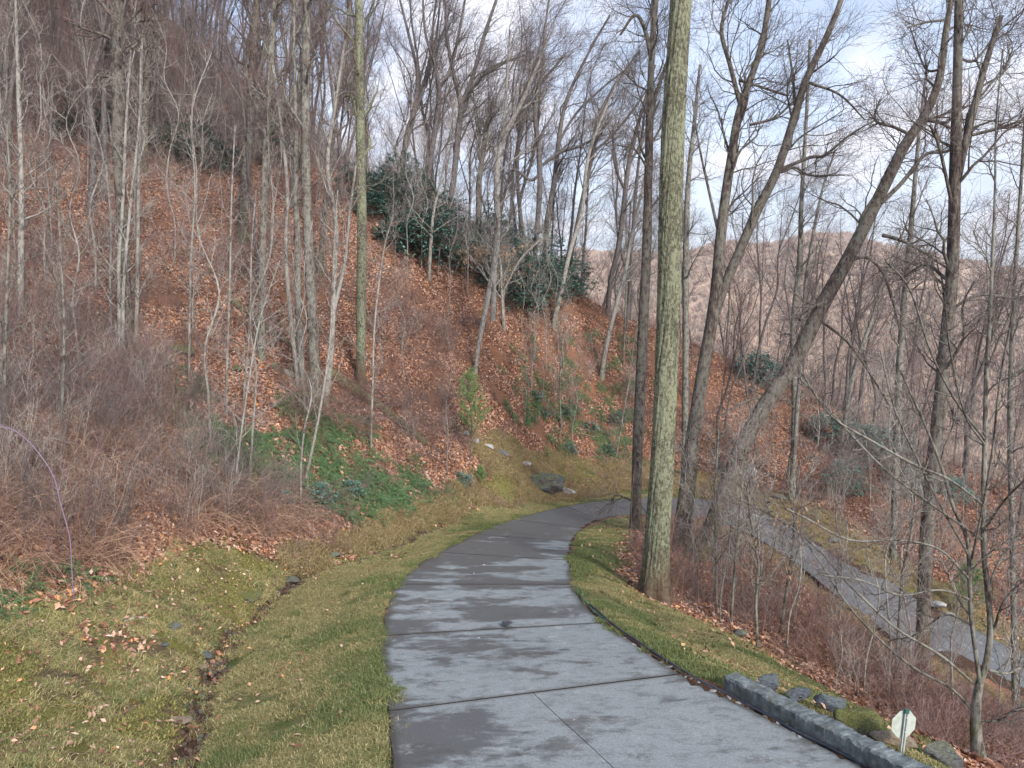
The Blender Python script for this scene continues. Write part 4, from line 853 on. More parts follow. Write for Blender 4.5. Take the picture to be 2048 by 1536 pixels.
sap = [
 ('smooth pale birch like stem at the far left of the slope', [(40,640,15),(42,500,14),(43,380,12),(38,200,10),(33,60,7),(30,-60,4)]),
 ('left of the three whitish stems in front of the mossy oak', [(241,742,9),(238,600,9),(238,520,9),(246,400,8),(252,250,6),(262,100,4)]),
 ('middle of the three whitish stems in front of the mossy oak', [(248,745,9),(246,640,9),(248,560,8),(262,400,7),(278,250,6),(282,100,4)]),
 ('right of the three whitish stems in front of the mossy oak', [(272,735,9),(273,640,9),(275,540,9),(277,340,7),(282,200,6),(284,60,4)]),
 ('thin gray sapling left of the oak rising from the litter', [(222,668,6),(220,560,6),(222,450,5),(212,330,4)]),
 ('slim sapling between the oak and the dark twin crowned trunk', [(378,765,6),(379,640,6),(383,500,5),(390,380,4),(380,230,3)]),
 ('slim sapling with a bend left of the cluster', [(453,835,6),(455,700,6),(460,560,5),(463,400,4),(470,250,3)]),
 ('straight sapling standing among the green ferns', [(487,800,5),(500,640,5),(503,500,4),(512,380,3)]),
 ('tall thin sapling rising out of the fern patch', [(610,965,6),(640,820,6),(660,680,5),(668,500,4),(675,380,3)]),
 ('leaning sapling beside the ferns below the cluster', [(465,1015,5),(478,900,5),(495,780,5),(520,640,4),(560,520,3)]),
 ('pale sapling right of the lichen dappled trunk', [(742,900,5),(745,780,5),(750,640,5),(768,500,4),(790,420,3)]),
 ('crooked gray sapling at the left edge of the evergreens', [(858,560,8),(862,480,8),(868,420,7),(880,370,5),(895,300,4)]),
 ('thin upright sapling on the leafy face below the evergreens', [(1122,860,4),(1120,760,4),(1128,660,3)]),
 ('thin upright sapling near the crest right of the evergreens', [(1247,730,5),(1250,640,5),(1255,520,4),(1262,400,3)]),
 ('sapling leaning over the leaf slope near the driveway bend', [(1232,915,4),(1248,820,4),(1262,740,3)]),
 ('straight gray stem rising from the dark brush at the left edge', [(118,880,8),(125,780,7),(128,640,6),(120,480,5),(112,340,3)]),
 ('slim stem at the extreme left edge of the picture', [(8,860,9),(10,700,8),(15,560,7),(20,400,6),(14,250,4)]),
 ('slim dark sapling on the bank right of the huge lichen trunk', [(1433,1235,7),(1432,1100,6),(1430,1000,5),(1437,860,4)]),
 ('twin sapling on the bank above the lower driveway', [(1462,1250,7),(1470,1130,6),(1480,1020,5),(1492,900,3)]),
 ('dark leaning sapling holding a clump of brown leaves', [(1560,1270,8),(1572,1190,8),(1585,1100,7),(1590,1020,5),(1600,920,4)]),
 ('pale thin sapling in the brush above the stone curb', [(1515,1300,7),(1512,1200,7),(1517,1130,6),(1505,1060,4),(1490,960,3)]),
 ('slim stem crossing the lower driveway in the right middle', [(1790,1370,8),(1798,1250,8),(1805,1150,7),(1820,1080,6),(1830,1000,4),(1838,880,3)]),
 ('dark trunk below the lower driveway at right', [(1575,970,12),(1585,900,12),(1592,850,10),(1600,760,8)])]
for i, (lab, st) in enumerate(sap):
    hero(lab, [st], None, dict(CR_SAP, n1=18, l1=1.3 if st[0][1] > 700 else 1.8, t0=.2), 'bark_pale' if i < 12 else 'bark_gray', 'twig_pale' if i in (0,1,2,3,9,10,20) else 'twig_red', 'sapling', 'sapling', fl=.15, sides=8, leafy=160 if 'clump' in lab else 0)
hero('young beech with pale tan leaves hanging before the evergreens', [[(1008,660,7),(1003,580,7),(1000,520,6),(985,460,4)],[(1003,590,5),(1040,520,4),(1080,480,3)],[(1005,600,5),(960,540,4),(930,500,3)]], None, dict(CR_MID, n1=14, t0=.2, l1=2.2, l2=1, n4=0), 'bark_pale', 'twig_pale', 'sapling', 'beech_sapling', sides=8, leafy=1500)
# ------------------------------------------------------------------ forest behind: kinds that repeat
def proto(k, H, r, bk_, tw_, cr_, name='forest_tree', lean=.06, leafy=0):
    root = empty(name, (0, 0, 0), 'tree', 'tree'); s = np.linspace(0, 1, 8)
    P0 = np.stack([H*lean*s**1.5+rng.normal(size=8)*.12*s*4, rng.normal(size=8)*.12*s*3, H*s-.4*(s == 0)], -1)
    X = catmull(np.hstack([P0, (r*(1-.85*s))[:, None]]), 36); P = X[None, :, :3]; R = flare(P, np.maximum(X[None, :, 3], .012), .35, .8)
    g = Geo(); V, F = trunk_geo(P, R, 9, .06, k); g.add(V, F)
    st = [(P, R)]
    for _ in range(0 if 'sapling' in name else 2):   # forks
        i = rng.integers(12, 22); az = rng.random()*6.28; f = np.linspace(0, 1, 18)[:, None]
        d_ = np.array([math.cos(az)*.38+lean*2, math.sin(az)*.3, .9]); q = P[0, i]+d_*f*(H-P[0, i, 2])*.85+np.array([0, 0, .06*H])*f**2
        q = q+np.cumsum(rng.normal(size=(18, 3))*.05, 0)*f; rr = (R[0, i]*.65*(1-.85*f[:, 0]))[None]
        V, F = trunk_geo(q[None], rr, 7, .05, k+3); g.add(V, F); st.append((q[None], np.maximum(rr, .01)))
    tk = ob('trunk', g.mesh('trunk', [M[bk_]]), root)
    g = Geo()
    for i, (P, R) in enumerate(st):
        c = dict(cr_); 
        if i: c['t0'] = .15; c['n1'] = int(c['n1']*.6)
        crown_geo(g, P, R, c)
    ob('crown', g.mesh('crown', [M[bk_], M[tw_]]), root)
    return root
FC = dict(n1=15, t0=.38, l1=3.0, a1=.7, n2=6, l2=1.5, n3=5, l3=.8, n4=1, l4=.4, up=.16, sweep=(.05, 0, .04), rt=.006)
protos = [proto(i, 17+2*(i % 3), .115+.025*(i % 3), 'bark_far', 'twig_gray' if i % 2 else 'twig_red', FC, lean=.05+.06*(i % 4)) for i in range(7)]
saps = [proto(20+i, 8+i, .036, 'bark_pale', 'twig_red' if i % 2 else 'twig_pale', dict(n1=20, t0=.2, l1=1.5, a1=.85, n2=6, l2=.7, n3=4, l3=.35, n4=0, up=.12, wig=.25, rt=.0035), 'sapling', .03) for i in range(4)]
placed = [np.array(o_.location[:2]) for o_ in col.objects if o_.get('category') == 'tree']
def forest(n, pxr, yr, pool, smin, smax, group, label, gap=1.6, cond=None, first=None, cat='tree'):
    c = 0; tries = 0
    while c < n and tries < n*40:
        tries += 1; d = rng.uniform(*yr); x = (rng.uniform(*pxr)-1024)/FPX*d; z = float(zat(x, d)); p = np.array([x, d])
        if float(zat(x, d, OFFG)) < 1.5 or sum(float(k_[0]) for k_ in masks(np.array([x]), np.array([float(d)]))) > 0: continue
        u = to_px(np.array([x, d, z]))
        if cond and not cond(u[0], u[1], d): continue
        if any(np.hypot(*(p-q)) < gap for q in placed): continue
        placed.append(p); src = pool[int(rng.integers(0, len(pool)))]
        flip = rng.random() < .25
        o_ = copy_thing(src, (x, d, z-.05), rng.uniform(-.7, .7)+(PI if flip and smin < .9 else 0), rng.uniform(smin, smax), label, group, (rng.normal()*.03, rng.normal()*.03+.02))
        o_['category'] = cat; c += 1
forest(60, (-60, 640), (46, 74), protos, .75, 1.15, 'bare trees covering the upper left mountainside', 'bare gray brown tree in the dense wood on the upper left mountainside')
forest(34, (620, 1010), (47, 72), protos, .8, 1.15, 'bare trees along the crest behind the evergreens', 'bare tree raked by the wind on the crest behind the evergreens')
forest(24, (1010, 1330), (48, 74), protos, .7, 1.05, 'bare trees on the spur right of the evergreens', 'bare tree on the spur seen against pale sky right of the evergreens')
forest(52, (1340, 1800), (36, 72), protos, .45, .85, 'bare trees before the far valley', 'slender bare tree standing in front of the pale far valley')
forest(40, (1800, 2150), (33, 72), protos, .42, .85, 'bare trees at the right above the lower driveway', 'bare tree beyond the lower driveway near the right edge')
forest(12, (2150, 2600), (34, 70), protos, .5, .9, 'bare trees at the right above the lower driveway', 'bare tree beyond the lower driveway near the right edge')
forest(26, (-60, 600), (30, 46), protos, .6, .95, 'bare trees on the leafy slope at left', 'bare tree standing on the leafy slope at upper left')
forest(30, (-80, 700), (17, 44), saps, .6, 1.15, 'saplings on the left slope', 'thin bare sapling on the leafy left slope', .9, cat='sapling')
forest(22, (560, 1000), (24, 44), saps, .5, .95, 'saplings left of the evergreens', 'thin bare sapling on the slope between the lichen dappled trunk and the evergreens', .9, cat='sapling')
forest(16, (1000, 1380), (34, 46), saps, .35, .7, 'saplings on the brown leaf face', 'small thin sapling on the brown leaf face above the bend', .9, cat='sapling')
forest(36, (1400, 2150), (12, 44), saps, .4, .8, 'saplings around the lower driveway', 'thin bare sapling in the brush around the lower driveway', .8, cat='sapling')
forest(16, (740, 1210), (36, 42), saps, .55, .95, 'saplings in front of the evergreens', 'thin bare sapling standing in front of the evergreens', .7, cat='sapling')
forest(14, (1390, 1950), (11.5, 20), saps, .3, .55, 'slim stems on the bank between the driveways', 'slim bare stem on the bank between the two driveways', .5, cat='sapling')
for r_ in protos+saps:
    for ch in list(r_.children): bpy.data.objects.remove(ch)
    bpy.data.objects.remove(r_)
# ------------------------------------------------------------------ evergreens
def rosette_shrub(name, H, Wd_, nr, nl, ll, seed):
    g = Geo(); r2 = np.random.default_rng(seed)
    u = r2.random(nr); a = r2.random(nr)*2*PI; el = np.arcsin(r2.random(nr)**.8); lump = .45+.95*fbm(np.cos(a)*2+3+seed, np.sin(a)*2+el*2, seed, 3)
    rad = (.55+.45*u**.4)*lump
    c = np.stack([Wd_*rad*np.cos(el)*np.cos(a), Wd_*rad*np.cos(el)*np.sin(a), H*rad*np.sin(el)*.95+.1], -1)
    k = nl; az = (np.arange(k)*2.4)[None]+r2.random((nr, 1))*6.28; L_ = ll*(.7+.6*r2.random((nr, k)))
    dr = r2.uniform(-.75, .35, (nr, k))
    d = np.stack([np.cos(az)*np.cos(dr), np.sin(az)*np.cos(dr), np.sin(dr)], -1); d = nrm(d+nrm(c)[:, None]*.35)
    s_ = nrm(np.cross(d, np.array([0, 0, 1.]))); w_ = L_[..., None]*.19; C = c[:, None]
    V = np.stack([C+0*d, C+d*L_[..., None]*.5-s_*w_, C+d*L_[..., None]-np.array([0, 0, .15])*L_[..., None], C+d*L_[..., None]*.5+s_*w_], 2).reshape(-1, 3)
    lf = mesh(name+'_leaves', V, np.arange(len(V)).reshape(-1, 4), [M['rhodo']], False)
    n = 9; aa = r2.random(n)*6.28; s = np.linspace(0, 1, 7)
    P = np.stack([Wd_*.6*s[None]**1.3*np.cos(aa)[:, None], Wd_*.6*s[None]**1.3*np.sin(aa)[:, None], H*.8*s[None]+0*aa[:, None]-.1], -1)
    g.tubes(P, np.linspace(.035, .012, 7)[None]*np.ones((n, 1)), 5)
    return lf, g.mesh(name+'_stems', [M['bark_brown']])
RH = [rosette_shrub('rhododendron_%d' % i, 2.3+.4*i, 1.75+.15*i, 470, 8, .20, 40+i) for i in range(4)]
RHS = rosette_shrub('low_rhododendron', 1.0, .9, 120, 8, .15, 55)
def shrub(px, py, s, src, label, group, d=None, name='rhododendron'):
    p = base_of(px, py, d)
    if np.isnan(p[0]): return
    r_ = empty(name, (p[0], p[1], p[2]-.1), label, 'evergreen shrub', group); r_.rotation_euler = (0, 0, rng.random()*6.28); r_.scale = (s, s, s*rng.uniform(.85, 1.15))
    ob('leaves', src[0], r_); ob('stems', src[1], r_)
rows = [(785,482,.9),(835,510,1),(885,530,.95),(935,550,1),(975,585,.9),(1022,602,1.),(1060,608,.95),(1098,612,.9),(1140,600,.85),(1172,590,.75),
        (770,440,.9),(815,445,1),(865,465,1.05),(915,490,1.),(965,515,1.05),(1015,545,1.),(1060,560,1.05),(1105,570,1.),(1150,578,.8),(800,410,.9),(850,425,.9),(900,450,.9),(990,500,.9),(1085,550,.9),(740,430,.7),(710,400,.7)]
ordn = ['first','second','third','fourth','fifth','sixth','seventh','eighth','ninth','tenth','eleventh','twelfth','thirteenth','fourteenth','fifteenth','sixteenth','seventeenth','eighteenth','nineteenth','twentieth']
G_R = 'evergreen shrubs massed below the crest'
for i, (x, y, s_) in enumerate(rows):
    if i < 10: lab = 'dark evergreen shrub %s from the left along the lower edge of the thicket' % ordn[i]
    elif i < 19: lab = 'dark evergreen shrub %s from the left in the middle row of the thicket' % ordn[i-10]
    else: lab = 'dark evergreen shrub %s from the left along the top of the thicket' % ordn[[19,20,21,22,23,24,25].index(i)]
    shrub(x+rng.normal()*9, y+rng.normal()*6, s_*rng.uniform(.75, 1.15), RH[i % 4], lab, G_R)
for x, y, s_, lab in ((1512,760,.85,'dark evergreen shrub on the crest right of the forked gray tree'),(1545,775,.6,'smaller evergreen shrub hanging over the crest at right'),(1660,880,.8,'evergreen shrub in the gully behind the leaning trunk'),(1712,905,.9,'tall evergreen in the brush below the far crest'),(1765,945,.8,'evergreen shrub left of the double topped tree'),(1690,985,.6,'low evergreen above the lower driveway verge'),(1810,985,.7,'evergreen bush close to the double topped trunk'),(1900,1000,.6,'small evergreen at the right beneath the pale valley'),
  (330,320,.7,'dark evergreen patch behind the mossy oak high on the slope'),(395,330,.8,'dark evergreen right of the oak high on the slope'),(450,345,.7,'dark evergreen left of the twin crowned trunk'),(150,280,.7,'dark evergreen at upper left beneath the dense wood'),(200,285,.8,'small dark evergreen at upper left near the mossy oak'),(560,340,.7,'evergreen behind the gray crossing trunk')):
    shrub(x, y, s_, RH[int(rng.integers(0, 3))], lab, 'scattered evergreen shrubs')
for i, (x, y) in enumerate([(1072,800),(1090,830),(1140,905),(1180,860),(1215,905),(1128,470+360),(560,1010),(1232,845),(925,965),(700,985),(640,1010)]):
    shrub(x, y, .45+.2*rng.random(), RHS, 'low evergreen clump %s on the slope below the evergreens' % ordn[i] if i < 6 or i == 7 else 'low dark green plant %s among the ferns on the bank' % ordn[i-6], 'low evergreen clumps')
def hemlock(name):
    """top heavy dark conifer glimpsed between trunks"""
def pine(loc, H, wid, label, nw=9, seed=3, dens=16):
    root = empty('young_pine', loc, label, 'pine'); g = Geo(); s = np.linspace(0, 1, 12)
    P = np.stack([.02*np.sin(s*4)*H, .01*np.cos(s*5)*H, H*s-.1], -1)[None]; R = (H*.011*(1-.8*s))[None]; V, F = trunk_geo(P, R, 8); g.add(V, F); ob('trunk', g.mesh('trunk', [M['bark_gray']]), root)
    g = Geo(); P1, R1 = spawn(P, R, nw*5, .3, 1, wid, 1.1, 6, .5, .2, .16, (0, 0, 0), .7, .004, .75); g.tubes(P1, R1, 4)
    P2, R2 = spawn(P1, R1, 5, .3, 1, wid*.35, .6, 4, .6, .2, .1, (0, 0, 0), .5, .003); g.tubes(P2, R2, 3)
    Q = np.concatenate([P2.reshape(-1, 3), P1[:, 2:].reshape(-1, 3)]); Q = np.repeat(Q, dens, 0); n = len(Q)
    d = nrm(rng.normal(size=(n, 3))+np.array([0, 0, .5])); sd_ = nrm(np.cross(d, rng.normal(size=(n, 3))))*.0035
    ln = (.07+.05*rng.random(n))[:, None]; V = np.stack([Q-sd_, Q+sd_, Q+d*ln], 1).reshape(-1, 3)
    ob('branches', g.mesh('branches', [M['bark_gray']]), root)
    ob('needles', mesh('needles', V, np.arange(len(V)).reshape(-1, 3), [M['pine']], False), root)
p = hit(940, 925); pine(p, 3.4, 1.0, 'young green pine standing above the moss and rock at the driveway bend')
p = base_of(1945, 1010, 24); pine(p, 2.1, .8, 'bright green young pine between trunks at the right edge')
p = hit(962, 972); pine(p, .75, .3, 'tiny blue green pine seedling at the foot of the bank', 4, 5, 10)
# ------------------------------------------------------------------ rocks
def rockmat(name, base, dark, moss, amt):
    m, t, b = mat(name, .8, .3); v = coords(t, 'Object', (1, 1, 1.6))
    c = mixc(t, mrange(t, noise(t, v, 7, 7, .7), .35, .65), dark, base)
    c = mixc(t, mrange(t, noise(t, v, 22, 6, .7), .55, .68, 0, .5), c, tuple(min(1, x*1.9) for x in base))
    g = N(t, 'ShaderNodeNewGeometry'); s = N(t, 'ShaderNodeSeparateXYZ'); t.links.new(g.outputs['Normal'], s.inputs[0])
    mm = mrange(t, math_(t, 'ADD', noise(t, v, 5, 6, .7), math_(t, 'MULTIPLY', s.outputs['Z'], .18)), .64-.25*amt, .72-.2*amt)
    c = mixc(t, math_(t, 'MULTIPLY', mm, min(1, amt*1.5)), c, mixc(t, mrange(t, noise(t, v, 14, 6, .75), .4, .62), tuple(x*.35 for x in moss), tuple(x*1.25 for x in moss)))
    t.links.new(c, b.inputs['Base Color']); bump(t, b, noise(t, v, 18, 8, .75), .8, .02); return m
M['rock'] = rockmat('gray_rock', (.17, .175, .18), (.045, .05, .052), (.15, .17, .05), .3)
M['rock_dark'] = rockmat('dark_wet_rock', (.085, .09, .09), (.02, .023, .025), (.13, .15, .04), .3)
M['rock_blue'] = rockmat('blue_gray_rock', (.13, .155, .19), (.035, .045, .06), (.14, .17, .08), .2)
M['rock_moss'] = rockmat('mossy_rock', (.16, .16, .14), (.05, .05, .045), (.13, .14, .045), .75)
M['rock_tan'] = rockmat('tan_rock', (.30, .25, .19), (.12, .09, .07), (.2, .2, .1), .2)
M['rock_pale'] = rockmat('pale_rock', (.40, .41, .42), (.2, .2, .2), (.3, .3, .2), .1)
M['wood_dark'] = bark('rotten_wood', (.12, .085, .065), (.03, .022, .02), (.20, .20, .10), .5, 0)
M['wood_rust'] = bark('rusty_wood', (.24, .12, .06), (.06, .035, .025), (.25, .17, .08), .4, 0)
M['wood_pale'] = bark('pale_wood', (.45, .40, .36), (.2, .17, .15), (.5, .48, .4), .3, 0)
import bmesh
def rock_mesh(name, mt, seed, cuts_=13, lvl=4, rough=.16):
    r2 = np.random.default_rng(seed); bm = bmesh.new(); bmesh.ops.create_icosphere(bm, subdivisions=lvl, radius=1)
    V = np.array([v.co[:] for v in bm.verts])
    for _ in range(cuts_):
        n = nrm(r2.normal(size=3)); d = r2.uniform(.45, .8); h = V@n; V = V-np.maximum(h-d, 0)[:, None]*n*.97
    V *= (1+rough*(fbm(V[:, 0]*2.5+seed+V[:, 2], V[:, 1]*2.5+V[:, 2]*1.7, seed, 4)-.5)*2)[:, None]
    for v, c_ in zip(bm.verts, V): v.co = c_
    me = bpy.data.meshes.new(name); bm.to_mesh(me); bm.free(); me.materials.append(M[mt])
    me.polygons.foreach_set('use_smooth', np.full(len(me.polygons), True)); 
    try: me.set_sharp_from_angle(angle=.7)
    except Exception: pass
    return me
def rock(px, py, wpx, hratio, label, mt='rock', name='boulder', yaw=None, dratio=.7, sink=.3, group=None, seed=None, tilt=0, cat=None):
    p = hit(px, py); w_ = wpx*p[1]/FPX/2; sd2 = seed or int(px+py)
    o_ = ob(name, rock_mesh(name, mt, sd2, lvl=4 if wpx > 24 else 2)); h_ = w_*hratio
    o_.location = (p[0], p[1]+w_*dratio*.6, float(zat(p[0], p[1]+w_*dratio*.6))+h_*(1-sink)); o_.scale = (w_*1.15, w_*dratio*1.15, h_*1.15)
    o_.rotation_euler = (0, tilt, rng.uniform(-.3, .3) if yaw is None else yaw); return tag(o_, label, cat or ('boulder' if wpx > 40 else 'rock'), group)
BG = 'boulders lined up behind the stone curb'
rock(1541,1392,66,.62,'dark blue gray boulder at the upper end of the boulder row','rock_blue',group=BG, sink=-.25)
rock(1604,1412,58,.6,'rounded bluish boulder second from the upper end of the row','rock_blue',group=BG, sink=-.25)
rock(1662,1432,74,.55,'slanted slate gray boulder third in the row behind the curb','rock_blue',group=BG,tilt=.25, sink=-.25)
rock(1728,1476,92,.72,'big mossy green boulder left of the small sign','rock_moss',group=BG, sink=-.05, seed=91)
rock(1798,1500,100,.34,'long low reddish gray rock below the sign','rock_tan',group=BG,tilt=.12, sink=-.2)
rock(1890,1540,92,.5,'broad gray boulder right of the sign at the lower edge','rock',group=BG,tilt=.2, sink=-.1)
rock(1486,1372,34,.5,'small brown rock beside the upper end of the stone curb','rock_tan')
rock(1480,1276,34,.6,'lone gray rock on the grass rim above the brush','rock', sink=.1)
rock(1257,1145,20,.4,'small dark flat rock left of the huge trunk','rock_blue')
rock(1855,1418,30,.8,'pale lichen spotted rock behind the boulder row','rock_pale')
rock(1378,1208,20,.5,'small pale stone in the leaves right of the huge trunk','rock_pale')
rock(1095,992,108,.44,'dark wet rock outcrop jutting from the moss at the bend','rock_dark',name='rock_outcrop',dratio=.9,sink=.25,tilt=.1,seed=23)
rock(1135,992,40,.4,'low lichen edged rock at the right foot of the dark outcrop','rock_pale')
rock(1048,938,34,.45,'pale angular rock in the moss above the dark outcrop','rock_pale',tilt=.3)
rock(931,876,18,.7,'small white rock highest in the line above the moss','rock_pale')
rock(952,890,18,.7,'small tan white rock second in the line above the moss','rock_pale')
rock(1003,915,40,.35,'long dark rock sliver in the line above the moss','rock',tilt=.4)
rock(978,902,26,.4,'pale flat rock in the line above the moss','rock_pale',tilt=.4)
rock(598,818,46,.8,'mossy yellow green rock at the foot of the tree cluster','rock_moss')
rock(360,712,64,.32,'mossy ledge rock on the slope left of the cluster','rock_moss',tilt=.2)
rock(300,720,40,.45,'low dark rock left of the mossy ledge','rock')
rock(470,745,26,.5,'pale mossy stone among saplings on the slope','rock_moss')
rock(430,965-75,22,.6,'small bluish stone in the litter below the saplings','rock_blue')
rock(410,1318,30,.75,'dark stone sitting in the muddy ditch','rock_blue')
rock(406,1340,17,.8,'small tan stone just below the dark ditch stone','rock_tan')
rock(345,1262,32,.6,'gray stone half sunk in the bank above the ditch','rock')
rock(328,1295,20,.6,'small bluish stone on the mossy bank','rock_blue')
rock(581,1168,38,.35,'flat gray stone at the head of the ditch','rock')
rock(499,1203,50,.5,'rounded mossy stone beside the ditch','rock_moss')
rock(352,1448,50,.35,'flat tan stone at the lower end of the ditch','rock_tan')
rock(150,1462,38,.5,'small moss covered stone at lower left','rock_moss')
rock(666,1116,34,.35,'flat pale stone where the bank meets the grass','rock')
rock(567,1114,13,.8,'tiny dark teal stone on the bank','rock_blue')
rock(1565,1003,44,.35,'flat gray rock on the far verge of the lower driveway','rock')
rock(1668,1088,30,.6,'rock with a dark hollow on the lower driveway verge','rock')
rock(1880,1226,40,.5,'pale rock on the verge at the far right','rock_pale')
rock(1900,1240,26,.5,'smaller pale rock next to the far right verge rock','rock_pale')
rock(1500,965,30,1.1,'broken pale stump like rock below the leaf slope','rock_pale',tilt=.5)
for i, (x, y, w_) in enumerate([(30,590,50),(460,590,20),(130,620,30),(210,640,22)]):
    rock(x, y, w_, .5, ['mossy rock at the far left of the slope','small mossy stone near the long fallen log','low mossy rock right of the pale birch like stem','small dark rock left of the whitish stems'][i], 'rock_moss')
# fallen logs
def log(pts, wpx, label, mt='wood_dark', name='fallen_log', cat='log', lift=.5):
    P = hit(*np.array(pts, float).T); r = wpx/2*P[:, 1].mean()/FPX; P[:, 2] += r*lift; X = catmull(P, 30)[None]; o0 = P[0].copy(); X = X-o0
    R = (r*np.linspace(1.1, .75, 30))[None]; X = np.concatenate([X[:, :1]-(X[:, 1:2]-X[:, :1])*.02, X, X[:, -1:]+(X[:, -1:]-X[:, -2:-1])*.02], 1); R = np.concatenate([R[:, :1]*.05, R, R[:, -1:]*.05], 1)
    g = Geo(); V, F = trunk_geo(X, R, 14, .16, int(pts[0][0])); g.add(V, F); o_ = ob(name, g.mesh(name, [M[mt]])); o_.location = o0; return tag(o_, label, cat)
log([(466,606),(520,650),(592,702)], 15, 'dark fallen log on the slope ending at the tree cluster')
log([(545,735),(590,762)], 18, 'gray end of a fallen log left of the tree cluster', 'bark_gray')
log([(655,750),(740,805),(800,850),(853,893)], 22, 'long dark fallen trunk under the purple thicket')
log([(690,846),(735,862),(780,884)], 14, 'mossy log above the fern bank', 'wood_rust')
log([(312,903),(350,918),(402,940)], 22, 'rusty rotting log at the edge of the brown canes', 'wood_rust')
log([(350,690),(380,700),(412,712)], 14, 'rusty rotten log lying on the mossy ledge', 'wood_rust')
log([(112,590),(150,620)], 12, 'short dark log at left between two pale stems')
log([(500,1072),(440,1060),(380,1045)], 5, 'thin dead branch lying below the brown canes', 'wood_pale', 'fallen_branch', 'branch')
log([(249,1245),(270,1238),(294,1237)], 5, 'short white stick lying on the mossy bank', 'wood_pale', 'stick', 'stick', 1)
log([(295,742),(340,718),(372,705)], 5, 'pale bent stick on the litter beside the ledge rock', 'wood_pale', 'stick', 'stick', 2)
log([(1530,1190),(1560,1210),(1592,1230)], 8, 'dark fallen branch on the bank above the lower driveway', 'wood_dark', 'fallen_branch', 'branch')
log([(845,940),(862,965),(875,985)], 4, 'thin pale stick on the bank above the ditch', 'wood_pale', 'stick', 'stick', 1)
def free_branch(pts, d, label, name, cat, mt, tw=None, side=0):
    X, R = px_stem([(a_, b2, c_) for a_, b2, c_ in pts], d, 30); b0 = X[0, 0].copy(); g = Geo(); g.tubes(X-b0, R, 6)
    if side:
        P2, R2 = spawn(X-b0, R, side, .15, 1, .35 if cat == 'branch' else .10, .5, 6, .6, .2, 0, (0, 0, 0), .6, .0015); g.tubes(P2, R2, 4)
    o_ = ob(name, g.mesh(name, [M[mt]])); o_.location = b0; return tag(o_, label, cat)
mcane, t, b = mat('purple_cane', .5, .4); b.inputs['Base Color'].default_value = (.20, .155, .24, 1); M['purple'] = mcane
p = hit(149, 1215); free_branch([(149,1215,2),(146,1171,2.4),(143,1131,2.6),(139,1073,2.6),(121,1008,2.4),(108,955,2.3),(83,914,2.2),(53,879,2),(20,857,2.4),(-20,850,2)], p[1], 'long purple arching bramble cane at the far left', 'bramble_cane', 'bramble', 'purple', side=9)
p = hit(200, 1235); free_branch([(-40,1155,6),(40,1165,5),(100,1180,5),(150,1200,4),(196,1222,3)], p[1]+.1, 'pale forked dead branch poking out of the brush at lower left', 'dead_branch', 'branch', 'wood_pale', side=5)
n = 1500; k_ = rng.integers(0, 150, n); q = DW[k_, :2]+rng.normal(size=(n, 2))*.13
SG = [rock_mesh('clod_%d' % i, ('joint' if i < 2 else 'rock'), 700+i, 8, 1, .2) for i in range(3)]
M['clod'], t, b = mat('clod_earth'); t.links.new(ramp(t, noise(t, coords(t), 5), [(.3, (.04, .026, .02)), (.7, (.14, .09, .062))]), b.inputs['Base Color'])
for ms_ in SG[:2]: ms_.materials.clear(); ms_.materials.append(M['clod'])
sc_area('ditch_gravel', q, SG, .012, .045, 'gravel', 'brown clods and gravel washed into the shallow ditch')
n = 1800; k_ = rng.integers(0, NR-1, n); sd_ = rng.random(n) < .5; E_ = np.where(sd_[:, None], SL[k_], SR[k_]); q = E_[:, :2]+nrm(E_-SC[k_])[:, :2]*rng.uniform(-.03, .09, n)[:, None]
sc_area('edge_debris', q, SG+[SRC_FEW[0]]*0, .006, .016, 'gravel', 'fine grit and crumbs along both edges of the driveway', dz=.0)
# ------------------------------------------------------------------ stone curb, pipes, shards, sign
zc_ = lambda x, y: Wz(x, y, np.interp(x, [1360, 1720, 2050], [-4.15, -3.95, -3.75])+.0)
near_px = [(1447,1386),(1567,1452),(1690,1517),(1830,1593),(2000,1684)]
Bp = np.array([zc_(*q) for q in near_px]); Bp = catmull(Bp, 260); dv = nrm(np.gradient(Bp, axis=0)); out = np.stack([-dv[:, 1], dv[:, 0], 0*dv[:, 0]], -1); out = np.where(out[:, :1] > 0, out, -out)
hh_, ww_ = .20, .20; r_ = lambda s0, a_: (fbm(np.arange(260)*.16+s0, np.arange(260)*0.+s0, int(s0), 5)-.5)[:, None]*a_
prof = [(0, -.08), (0, hh_*.93), (.018, hh_), (ww_-.02, hh_+.01), (ww_, hh_*.9), (ww_+.01, -.12)]
Vc = np.stack([Bp+out*(x+r_(i*7+1, .045))+np.array([0, 0, 1.])*(z+(r_(i*11+3, .04) if z > 0 else 0)) for i, (x, z) in enumerate(prof)], 1)
o0 = Bp[0].copy(); Vc -= o0; npf = len(prof); I = np.arange(260*npf).reshape(260, npf)
Fq = np.stack([I[:-1, :-1], I[1:, :-1], I[1:, 1:], I[:-1, 1:]], -1).reshape(-1, 4); caps = np.array([I[0], I[-1][::-1]])
m, t, b = mat('curb_stone', .8, .3); v = coords(t); n_1 = noise(t, v, 9, 7, .7)
c = ramp(t, n_1, [(.3, (.05, .06, .065)), (.5, (.12, .145, .155)), (.68, (.22, .26, .27))]); g = N(t, 'ShaderNodeNewGeometry'); s = N(t, 'ShaderNodeSeparateXYZ'); t.links.new(g.outputs['Normal'], s.inputs[0])
c = mixc(t, mrange(t, noise(t, v, 26, 5, .8), .60, .70, 0, .7), c, (.42, .45, .46)); c = mixc(t, mrange(t, noise(t, v, 3, 5, .7), .5, .62, 0, .6), c, (.075, .08, .06))
t.links.new(c, b.inputs['Base Color']); bump(t, b, noise(t, v, 40, 7, .8), .7, .01); M['curb'] = m
